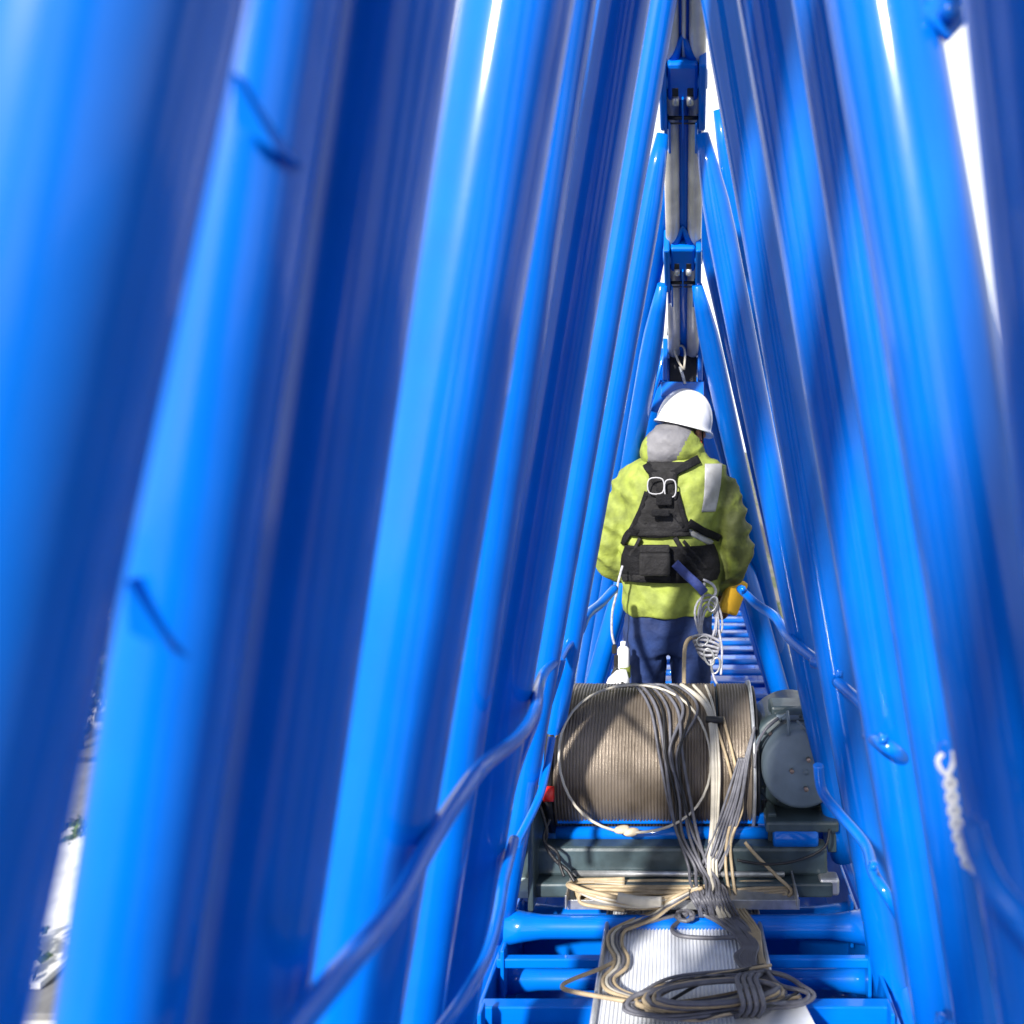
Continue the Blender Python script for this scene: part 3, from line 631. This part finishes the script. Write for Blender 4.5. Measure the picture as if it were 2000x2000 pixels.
# wire sling with eye hanging at the end of the chord
sg_ = thing('wire_sling', 'short wire sling with an eye hanging in front of the dark chord housing', 'sling', U(1330, 700, 3.82))
MB().tube(cr_([U(1336, 722, 3.8), U(1326, 708, 3.8), U(1318, 685, 3.8), U(1324, 677, 3.8), U(1333, 676, 3.8), U(1338, 690, 3.8), U(1336, 722, 3.8)]), .0052, 10).build('eye', CABW, sg_)
MB().tube([U(1328, 716, 3.8), U(1334, 735, 3.8), U(1338, 750, 3.8)], .007, 10).build('tail', STEEL, sg_)
MB().tube([U(1330, 655, 3.83), U(1329, 682, 3.8)], .005, 8).build('hook_pin', BLUE, sg_)
#@@MAN@@
# ------------------------------------------------------------------ the worker
MZ = 3.8
man = thing('person', 'worker seen from behind in a lime hooded jacket, white helmet, black harness and navy trousers', 'person', P(-.08, MZ, FLOOR))
SKIN = mat('skin', (0.50, 0.24, 0.16), 0.5, 0, .15, 30)
HAIR = mat('dark_hair', (0.02, 0.014, 0.01), 0.6, bump=.4, bscale=200)
def jacket_mat():
    m = mat('lime_jacket', (0.27, 0.325, 0.05), 0.66, 0, nscale=16, bump=.35, bscale=45, col2=(0.13, 0.16, 0.03), lo=.3, hi=.7)
    n = m.node_tree; b = n.nodes['Principled BSDF']; src = b.inputs['Base Color'].links[0].from_socket
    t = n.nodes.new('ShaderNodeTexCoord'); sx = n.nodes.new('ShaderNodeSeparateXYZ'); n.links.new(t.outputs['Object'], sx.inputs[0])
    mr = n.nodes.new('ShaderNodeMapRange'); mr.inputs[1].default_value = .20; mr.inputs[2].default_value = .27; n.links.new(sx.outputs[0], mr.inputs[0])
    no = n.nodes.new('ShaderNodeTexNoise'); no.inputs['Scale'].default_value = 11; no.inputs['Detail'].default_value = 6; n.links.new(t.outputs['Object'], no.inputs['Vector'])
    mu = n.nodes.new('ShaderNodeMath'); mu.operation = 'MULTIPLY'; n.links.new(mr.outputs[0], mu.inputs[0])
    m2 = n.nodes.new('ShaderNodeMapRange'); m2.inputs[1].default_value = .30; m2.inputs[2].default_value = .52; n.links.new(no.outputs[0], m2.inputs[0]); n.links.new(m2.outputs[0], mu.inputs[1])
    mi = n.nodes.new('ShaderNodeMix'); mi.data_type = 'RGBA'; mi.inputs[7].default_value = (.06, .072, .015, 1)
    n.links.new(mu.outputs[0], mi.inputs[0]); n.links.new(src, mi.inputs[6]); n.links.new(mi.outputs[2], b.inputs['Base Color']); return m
LIME = jacket_mat()
GREYF = mat('grey_hood_fabric', (0.16, 0.158, 0.175), 0.6, 0, .2, 14, bump=.3, bscale=60)
REFL = mat('reflective_strip', (0.36, 0.36, 0.36), 0.4, .1, .2, 25, bump=.1)
NAVY = mat('navy_trousers', (0.003, 0.012, 0.06), 0.8, 0, nscale=12, bump=.5, bscale=35, col2=(.008, .03, .13), lo=.35, hi=.8)
HARN = mat('black_webbing', (0.004, 0.004, 0.006), 0.75, 0, .3, 30, bump=.5, bscale=120, spec=.25)
HARNG = mat('dark_grey_padding', (0.013, 0.0125, 0.014), 0.75, 0, .35, 25, bump=.5, bscale=90, spec=.3)
BLUEW = mat('blue_webbing', (0.025, 0.045, 0.2), 0.6, 0, .3, 25, bump=.3)
HELM = mat('white_helmet_shell', (0.80, 0.80, 0.80), 0.28, 0, .08, 9, coat=.3)
GLOVE = mat('brown_glove', (0.16, 0.075, 0.03), 0.8, 0, .4, 25, bump=.3)
YEL = mat('yellow_pouch_fabric', (0.75, 0.42, 0.02), 0.6, 0, .2, 12)
def W(px, py, dy=0.0):
    p = U(px, py, MZ); p.y += dy; return p
def remeshed(mb, name, m, parent, vox=.012, smooth=6, disp=None):
    me = mb.mesh('tmp', None); o = bpy.data.objects.new('tmp', me); C.objects.link(o)
    r = o.modifiers.new('r', 'REMESH'); r.mode = 'VOXEL'; r.voxel_size = vox; r.use_smooth_shade = True
    s = o.modifiers.new('s', 'SMOOTH'); s.factor = .6; s.iterations = smooth
    dg = bpy.context.evaluated_depsgraph_get(); dg.update()
    me2 = bpy.data.meshes.new_from_object(o.evaluated_get(dg)); bpy.data.objects.remove(o); 
    me2.name = name
    if disp:
        nrm = [v.normal.copy() for v in me2.vertices]
        for v, nn in zip(me2.vertices, nrm): v.co += nn*disp(v.co)
    for p in me2.polygons: p.use_smooth = True
    me2.materials.clear(); me2.materials.append(m)
    q = bpy.data.objects.new(name, me2); C.objects.link(q); q.parent = parent
    off = Vector((0, 0, 0)); top = parent
    while top: off += top.location; top = top.parent
    me2.transform(Matrix.Translation(-off)); return q
# --- jacket: torso loft + sleeves
def sec(py, pl, pr, half_y, dy=0.0):
    a, b = W(pl, py, dy), W(pr, py, dy); return ((a+b)/2, (b.x-a.x)/2, half_y)
jk = MB()
jk.loft([sec(1196, 1217, 1404, .15, .01), sec(1170, 1216, 1402, .155, .01), sec(1130, 1214, 1404, .15, .01), sec(1095, 1212, 1402, .145), sec(1050, 1212, 1400, .150),
         sec(1000, 1208, 1406, .155), sec(960, 1206, 1416, .155), sec(930, 1205, 1428, .145), sec(908, 1225, 1414, .125), sec(892, 1262, 1382, .10), sec(872, 1285, 1368, .08)], 32, .5)
def limb(mb, pts, rs, n=6, seg=20):
    sp = cr_(pts, n); m_ = len(sp); rr = []
    for i in range(m_):
        u = i/(m_-1)*(len(rs)-1); k = min(int(u), len(rs)-2); rr.append(rs[k]+(rs[k+1]-rs[k])*(u-k))
    mb.tube(sp, rr, seg); mb.ell(sp[0], (rr[0],)*3, nu=16, nv=10); mb.ell(sp[-1], (rr[-1],)*3, nu=16, nv=10)
limb(jk, [W(1230, 945), W(1206, 992, .0), W(1190, 1052, .01), W(1194, 1102, .06), W(1232, 1128, .18), W(1262, 1140, .27)], [.076, .078, .077, .074, .062, .052])
limb(jk, [W(1402, 945), W(1422, 992, .0), W(1438, 1052, .0), W(1437, 1098, .03), W(1422, 1132, .11), W(1402, 1158, .2)], [.078, .080, .078, .073, .064, .055])
def folds(co):
    p = Vector((co.x*7+co.z*3, co.y*6, co.z*10-abs(co.x+.07)*7)); q = Vector((co.x*22+co.z*10, co.y*22, co.z*26-co.x*12))
    rid = 1-abs(noise.noise(p*1.1+Vector((3, 1, 2))))*2.2
    arm = min(1, max(0, (abs(co.x+.07)-.15)*8))
    return (rid-.5)*(.010+.006*arm) + noise.noise(q)*.0045
jacket = remeshed(jk, 'jacket', LIME, man, .011, 5, folds)
me = jacket.data; off = man.location
bvh = BVHTree.FromPolygons([v.co+off for v in me.vertices], [tuple(p.vertices) for p in me.polygons])
# --- trousers
tr_ = MB()
tr_.loft([sec(1275, 1224, 1386, .12, .02), sec(1240, 1216, 1392, .135, .02), sec(1200, 1222, 1392, .135, .01), sec(1160, 1228, 1388, .13, .01), sec(1130, 1234, 1384, .12, .01)], 28, .4)
limb(tr_, [W(1262, 1250, .01), W(1262, 1330, .02), W(1264, 1420, .05), W(1262, 1520, .02)], [.098, .088, .072, .066])
limb(tr_, [W(1350, 1250, .01), W(1350, 1330, .03), W(1352, 1420, .07), W(1352, 1520, .03)], [.098, .09, .074, .066])
def tfold(co):
    return (1-abs(noise.noise(Vector((co.x*12, co.y*12, co.z*9))))*2.2-.5)*.010 + noise.noise(co*30)*.003
trousers = remeshed(tr_, 'trousers', NAVY, man, .012, 5, tfold)
# --- boots
for px in (1262, 1352):
    bt = MB(); b0 = W(px, 1520, .02); b0.z = CH+FLOOR+.055
    bt.ell(b0+Vector((0, .08, 0)), (.052, .15, .05)); bt.tube([b0+Vector((0, -.02, -.02)), b0+Vector((0, -.01, .17))], [.052, .06], 16)
    bt.box(b0+Vector((0, .07, -.04)), (.10, .30, .028))
    remeshed(bt, 'boot', BLACK, man, .01, 3)
# --- body: head, neck, torso core, arms and hands with fingers, legs: one continuous mesh
HYAW = Matrix.Rotation(math.radians(-42), 3, 'Z')     # face turned to the right
HT = Matrix.Rotation(math.radians(14), 3, 'X')
hc = W(1341, 838, .045); HR = HYAW @ Matrix.Rotation(math.radians(-12), 3, 'X')
bd = MB()
def H(x, y, z): return hc + HR @ Vector((x, y, z))
bd.ell(H(0, -.01, .03), (.076, .096, .09), HR); bd.ell(H(0, .02, -.035), (.064, .074, .078), HR)
bd.ell(H(0, .062, -.088), (.034, .03, .024), HR)                    # chin
bd.tube([H(0, .085, .03), H(0, .108, -.012)], [.010, .017], 12).ell(H(0, .108, -.014), (.018, .015, .013), HR)   # nose
bd.ell(H(0, .078, .035), (.05, .018, .012), HR)                    # brow
bd.ell(H(0, .086, -.045), (.026, .012, .010), HR)                  # lips
for s in (-1, 1):
    bd.ell(H(s*.076, 0, 0), (.010, .02, .032), HR); bd.ell(H(s*.04, .066, -.012), (.022, .02, .02), HR)
bd.tube([H(0, -.03, -.04), W(1325, 905, .02), W(1312, 935, .01)], [.056, .058, .075], 20)
bd.loft([sec(1240, 1240, 1376, .10, .01), sec(1100, 1245, 1372, .10), sec(960, 1225, 1400, .11), sec(915, 1260, 1385, .09)], 24)
def handm(mb, wrist, fwd, side, up):
    f, s, u = fwd.normalized(), side.normalized(), up.normalized()
    R3 = Matrix((s, f, u)).transposed()
    mb.ell(wrist+f*.05, (.042, .055, .018), R3)
    for k, (dx, ln) in enumerate(((-.031, .066), (-.0105, .076), (.0105, .071), (.031, .056))):
        a = wrist+f*.088+s*dx; b = a+f*ln*.45-u*.012; c2 = b+f*ln*.2-u*ln*.38; d2 = c2-f*ln*.16-u*ln*.3
        mb.tube(cr_([wrist+f*.06+s*dx*.8, a, b, c2, d2], 4), [.0105]*17, 10)
    a = wrist+f*.02-s*.034; mb.tube(cr_([a, a+f*.03-s*.022-u*.01, a+f*.055-s*.024-u*.03, a+f*.07-s*.012-u*.045], 4), [.0125]*13, 10)
lw, rw = W(1268, 1143, .29), W(1412, 1172, .20)
limb(bd, [W(1230, 945), W(1204, 1050, .01), W(1210, 1105, .07), lw], [.05, .045, .04, .03]); limb(bd, [W(1408, 945), W(1432, 1050), W(1430, 1100, .04), rw], [.05, .045, .04, .03])
handm(bd, lw, Vector((.5, .8, -.2)), Vector((.85, -.5, 0)), Vector((0, .2, 1)))
handm(bd, rw, Vector((.25, .35, -.9)), Vector((0.2, -1, -.3)), Vector((1, .1, .1)))
for px in (1262, 1350): limb(bd, [W(px, 1235, .01), W(px, 1330, .03), W(px, 1420, .06), W(px, 1530, .03)], [.08, .07, .05, .04])
body = remeshed(bd, 'body', SKIN, man, .0065, 3)
for s in (-1, 1):
    e = MB().ell(H(s*.031, .083, .012), (.0115, .0115, .0115), nu=16, nv=10).build('eye', mat('eye_white', (.8, .8, .78), .2), man)
    MB().ell(H(s*.031, .0925, .012), (.005, .003, .005), HR, 12, 8).build('iris', mat('iris_brown', (.05, .03, .02), .2), e)
hr = MB(); hr.ell(H(0, -.022, .02), (.083, .088, .085), HR); hr.ell(H(0, -.05, -.04), (.066, .055, .05), HR)
hair = remeshed(hr, 'hair', HAIR, man, .008, 3, lambda c: noise.noise(c*70)*.003)
gl = MB(); handm(gl, rw, Vector((.25, .35, -.9)), Vector((0.2, -1, -.3)), Vector((1, .1, .1))); gl.tube([rw-Vector((.0, .02, -.04)), rw+Vector((0, .01, -.03))], .036, 14)
remeshed(gl, 'glove', GLOVE, man, .006, 1, lambda c: .003)
nw = MB().tube([H(0, .0, -.10), H(0, .02, -.055)], [.075, .078], 24)
nw.ell(H(.03, .03, -.07), (.052, .05, .04), HR)
remeshed(nw, 'neck_warmer', mat('orange_red_fabric', (.62, .07, .02), .7, bump=.3), man, .008, 3)
# helmet
HH = Matrix.Rotation(math.radians(9.5), 3, 'Y') @ HYAW @ Matrix.Rotation(math.radians(-5), 3, 'X')
oc = W(1336, 828, .035)
hm = []; fs = []; nu, nv = 56, 22
for j in range(nv+1):
    th = (PI/2)*j/nv
    for i in range(nu):
        ph = 2*PI*i/nu; r = math.sin(th)**.86
        x, y, z = .118*r*math.cos(ph), .146*r*math.sin(ph), .163*math.cos(th)**.92
        z += .004*math.exp(-((x/.02)**2))*math.cos(th)     # ridge over the crown
        z += .003*math.exp(-(((abs(x)-.045)/.012)**2))*math.cos(th)
        hm.append(oc+HH @ Vector((x, y, z)))
for (e1, e2, dz) in ((1.02, 1.015, -.006), (1.075, 1.06, -.012), (1.085, 1.07, -.018), (1.05, 1.045, -.019), (.97, .97, -.008)):
    for i in range(nu):
        ph = 2*PI*i/nu; pk = max(0, math.sin(ph))**6*.035
        hm.append(oc+HH @ Vector((.118*e1*math.cos(ph), .146*e2*math.sin(ph)+(pk if e1 > 1.03 else 0), dz-(pk*.35 if e1 > 1.03 else 0))))
for j in range(nv+5):
    for i in range(nu):
        k = (i+1) % nu; fs.append((j*nu+i, (j+1)*nu+i, (j+1)*nu+k, j*nu+k))
MB().add(hm, fs).build('helmet', HELM, man)
MB().tube(cr_([oc+HH @ Vector((.10, .02, -.01)), H(.085, .03, -.06), H(.04, .075, -.11), H(-.04, .075, -.11), H(-.085, .03, -.06), oc+HH @ Vector((-.10, .02, -.01))], 6), .004, 8).build('chin_strap', HARN, man)
# hood (bunched behind the neck)
hd = MB()
hd.ell(W(1311, 872, -.045), (.138, .10, .098)); hd.ell(W(1285, 884, -.04), (.080, .09, .075)); hd.ell(W(1350, 885, -.02), (.066, .085, .062)); hd.ell(W(1316, 850, -.02), (.10, .09, .07))
hood = remeshed(hd, 'hood', GREYF, man, .009, 8, lambda c: (1-abs(noise.noise(Vector((c.x*13, c.y*10, c.z*17))))*2.2-.5)*.009)
hme = hood.data; hme.materials.append(LIME)
for p in hme.polygons:
    c = p.center + off; px = (c.x)/c.y*F+VX; py = VY-(c.z-CH)/c.y*F
    edge = 1316+(905-py)*.55
    if px > edge or px < 1266-(905-py)*.05: p.material_index = 1
# garments draped over the back: sheets that follow the jacket
def patch(rows, name, m, lift=.006, th=.010, cols=14, nr=5, quilt=0.0, tgt=bvh):
    rr = []
    for i in range(len(rows)-1):
        for k in range(nr):
            t = k/nr; rr.append([rows[i][q]+(rows[i+1][q]-rows[i][q])*t for q in range(len(rows[0]))])
    rr.append(list(rows[-1])); top = []; N = len(rr)
    for r in rr:
        for c in range(cols+1):
            u = c/cols
            if len(r) == 3: px, py = r[1]+(r[2]-r[1])*u, r[0]
            else: px, py = r[0]+(r[2]-r[0])*u, r[1]+(r[3]-r[1])*u
            z = 3.67; x = (px-VX)/F*z; hh = (VY-py)/F*z
            h = tgt.ray_cast(Vector((x, 3.2, CH+hh)), Vector((0, 1, 0)))
            y = h[0].y if h[0] else 3.74
            top.append(Vector((x, y, CH+hh)))
    for _ in range(2):          # relax depth so it spans wrinkles
        yy = [v.y for v in top]
        for i in range(N):
            for c in range(cols+1):
                nb = [yy[a*(cols+1)+b] for a, b in ((i-1, c), (i+1, c), (i, c-1), (i, c+1)) if 0 <= a < N and 0 <= b <= cols]
                top[i*(cols+1)+c].y = min(yy[i*(cols+1)+c], sum(nb)/len(nb)+.001)
    fr_ = []
    for i in range(N):
        for c in range(cols+1):
            e = min(1, min(c, cols-c)/2, 1)*1.0
            fr_.append(top[i*(cols+1)+c] - Vector((0, lift+th*(.55+.45*e)+quilt*(.5+.5*math.sin(i*1.9)), 0)))
    bk = [v+Vector((0, .004, 0)) for v in top]
    n = len(top); fs = []
    for i in range(N-1):
        for c in range(cols):
            a = i*(cols+1)+c; b = a+1; d = a+cols+1; e = d+1
            fs += [(a, b, e, d), (a+n, d+n, e+n, b+n)]
    for i in range(N-1):
        for c in (0, cols):
            a = i*(cols+1)+c; d = a+cols+1; fs.append((a, d, d+n, a+n))
    for c in range(cols):
        for i in (0, N-1):
            a = i*(cols+1)+c; fs.append((a, a+1, a+1+n, a+n))
    return MB().add(fr_+bk, fs)
def strap(pts, wpx, name, m, parent, lift=.008, th=.006, **k):
    sp = cr_([Vector((a, b, 0)) for a, b in pts], 5); rows = []
    for i, p in enumerate(sp):
        t = sp[min(i+1, len(sp)-1)]-sp[max(i-1, 0)]; t.normalize(); n_ = Vector((-t.y, t.x, 0))*wpx/2
        rows.append((p.x-n_.x, p.y-n_.y, p.x+n_.x, p.y+n_.y))
    return patch(rows, name, m, lift, th, cols=4, nr=1, **k).build(name, m, parent)
patch([(906, 1377, 1412), (950, 1376, 1408), (975, 1374, 1404), (1000, 1370, 1398)], 'x', None, .002, .003).build('reflective_strip', REFL, man)
strap([(1342, 1036), (1370, 1050), (1392, 1066)], 12, 'reflective_strip', REFL, man, .002, .003)
harness = patch([(902, 1262, 1352), (915, 1268, 1326), (935, 1268, 1322), (955, 1266, 1320), (975, 1258, 1326), (1000, 1244, 1334), (1025, 1232, 1342), (1046, 1226, 1350)], 'h', None, .008, .014, quilt=.003).build('harness', HARNG, man)
for pts, wd in (([(1264, 960), (1250, 1000), (1232, 1035), (1214, 1065)], 10), ([(1322, 960), (1334, 1005), (1345, 1032)], 10), ([(1345, 1018), (1372, 1036), (1408, 1056)], 14),
                ([(1262, 905), (1272, 918), (1300, 925), (1330, 914), (1366, 896)], 17), ([(1272, 925), (1300, 985), (1335, 1030)], 11), ([(1318, 925), (1298, 985), (1240, 1040)], 11), ([(1232, 1040), (1290, 1043), (1345, 1030)], 12), ([(1214, 1066), (1222, 1045), (1238, 1030)], 9)):
    strap(pts, wd, 'strap', HARN, harness, .016, .008)
for (x0, y0, x1, y1) in ((1268, 936, 1294, 962), (1300, 940, 1318, 968)):
    z = 3.60; a = [U(x, y, z) for x, y in ((x0, y0), (x1, y0), (x1, y1), (x0, y1))]
    MB().tube(cr_(a, 4, True), .0032, 8, closed=True).build('d_ring', TAPE, harness)
MB().box(U(1297, 976, 3.60), (.07, .02, .05), bev=.008).box(U(1290, 1002, 3.585), (.08, .02, .03), bev=.008).build('strap_keeper', HARN, harness)
belt = patch([(1066, 1220, 1396), (1085, 1213, 1404), (1105, 1210, 1408), (1122, 1210, 1408), (1136, 1212, 1402)], 'b', None, .010, .02, cols=26, quilt=.003).build('belt', HARN, man)
MB().box(U(1279, 1102, 3.575), (.135, .05, .10), bev=.012).box(U(1279, 1072, 3.58), (.13, .03, .035), bev=.008).build('belt_pouch', HARNG, belt)
for pts, wd, m_ in (([(1214, 1132), (1260, 1125), (1310, 1128)], 14, HARNG), ([(1318, 1048), (1345, 1090), (1375, 1128)], 9, HARNG), ([(1335, 1055), (1360, 1085), (1380, 1110)], 6, HARNG), ([(1250, 1050), (1240, 1070), (1228, 1085)], 7, HARNG)):
    strap(pts, wd, 'belt_strap', m_, belt, .026, .008)
MB().tube(cr_([U(1318, 1100, 3.58), U(1340, 1122, 3.57), U(1362, 1142, 3.57), U(1376, 1158, 3.57)]), .021, 14, flat=.5).build('padded_strap', BLUEW, belt)
# things carried or hanging
pouch = MB(); 
o = W(1434, 1168, .12)
pouch.box(o+Vector((0, 0, -.015)), (.10, .05, .17), Matrix.Rotation(.35, 3, 'Y') @ Matrix.Rotation(.3, 3, 'Z'), .02)
tag(pouch.build('tool_pouch', YEL, loc=tuple(o)), "yellow pouch held at the worker's right hip", 'pouch')
coil = thing('rope_coil', "grey rope coil with steel hooks hanging from the worker's belt at the right", 'rope coil', U(1385, 1170, 3.6))
ROPE = mat('grey_rope', (0.42, 0.42, 0.47), 0.6, 0, .35, 60, bump=.4, bscale=300)
random.seed(5)
r_ = MB()
for i in range(4):
    lp = []
    for k in range(24):
        a = 2*PI*k/24; lp.append(U(1384+(26-i*4)*math.sin(a)*(1+.15*math.sin(a*2+i)), 1208+(46-i*5)*math.cos(a)+i*4, 3.60-.006*i+.012*math.sin(a*2+i)))
    r_.tube(lp, .0052, 8, closed=True)
r_.build('rope_loops', ROPE, coil)
MB().tube(cr_([U(1374, 1132, 3.58), U(1392, 1142, 3.56), U(1398, 1158, 3.57), U(1386, 1172, 3.57)]), .006, 10).tube(cr_([U(1376, 1138, 3.59), U(1372, 1165, 3.58), U(1368, 1195, 3.58), U(1374, 1205, 3.58)]), .0055, 8).build('rope_tail', ROPE, coil)
wr = MB()
for i in range(5): 
    wr.tube(cr_([U(1352+i*3, 1246+i*7, 3.585), U(1378, 1240+i*10, 3.56), U(1408-i*2, 1256+i*6, 3.585), U(1380, 1262+i*7, 3.60)], 5, True), .006, 8, closed=True)
wr.build('rope_wraps', ROPE, coil)
for (cx, cy, sx_, sy_, rot_) in ((1392, 1180, 8, 15, .3), (1385, 1283, 9, 17, -.3), (1398, 1300, 8, 16, .2), (1372, 1252, 9, 12, 1.0)):
    lp = [U(cx+sx_*math.cos(2*PI*k/14)*math.cos(rot_)-sy_*math.sin(2*PI*k/14)*math.sin(rot_), cy+sx_*math.cos(2*PI*k/14)*math.sin(rot_)+sy_*math.sin(2*PI*k/14)*math.cos(rot_), 3.56) for k in range(14)]
    MB().tube(lp, .0048, 8, closed=True).build('carabiner', STEEL, coil)
MB().tube(cr_([U(1388, 1290, 3.58), U(1392, 1315, 3.56), U(1400, 1335, 3.5), U(1412, 1340, 3.45)]), .005, 8).tube(cr_([U(1404, 1230, 3.58), U(1410, 1270, 3.58), U(1408, 1318, 3.56)]), .005, 8).build('rope_tail', ROPE, coil)
lan = thing('lanyard', "thin lanyard with a dark clip hanging at the worker's left side", 'lanyard', U(1205, 1150, 3.62))
MB().tube(cr_([U(1216, 1105, 3.62), U(1208, 1135, 3.6), U(1204, 1160, 3.6), U(1196, 1195, 3.6), U(1195, 1235, 3.6), U(1200, 1258, 3.6)]), .0055, 10).build('cord', ROPE, lan)
MB().box(U(1200, 1268, 3.6), (.02, .018, .04), bev=.006).box(U(1203, 1292, 3.6), (.017, .015, .06), bev=.006).build('clip', HARNG, lan)
MB().tube(cr_([U(1196, 1318, 3.55), U(1203, 1306, 3.55), U(1210, 1318, 3.55), U(1214, 1332, 3.5), U(1222, 1345, 3.45)]), .008, 10).build('clip_strap', BLACK, lan)
bo = thing('bottle', "slim white bottle with a lime patch beside the worker's left leg", 'bottle', U(1216, 1330, 3.62))
bx, by = U(1217, 1330, 3.62), U(1217, 1262, 3.62)
MB().tube([by.lerp(bx, t) for t in (0, .04, .08, .5, 1)]+[bx+Vector((0, 0, -.12))], [.014, .022, .027, .028, .029, .029], 24).build('bottle_body', WHITE, bo)
MB().lathe([(-.02, .0295), (.03, .0295)], (by+bx)/2+Vector((.004, -.001, -.04)), 'Z', 24).build('lime_patch', LIME, bo)
MB().tube([by+Vector((0, 0, .02)), by-Vector((0, 0, .002))], .012, 14).build('bottle_cap', WHITE, bo)
wcl = MB().loft([(U(1205, 1345, 3.5), .055, .03), (U(1208, 1325, 3.52), .045, .028), (U(1214, 1308, 3.55), .02, .015)], 18)
tag(wcl.build('cloth', WHITE, loc=tuple(U(1205, 1345, 3.5))), "white cloth draped behind the left end of the drum", 'cloth')
cable('rope', "tan rope hanging between the worker's thighs and the drum", [U(1362, 1244, 3.6), U(1346, 1248, 3.58), U(1338, 1264, 3.56), U(1336, 1300, 3.5), U(1336, 1338, 3.42)], .009, CABT, cat='rope')
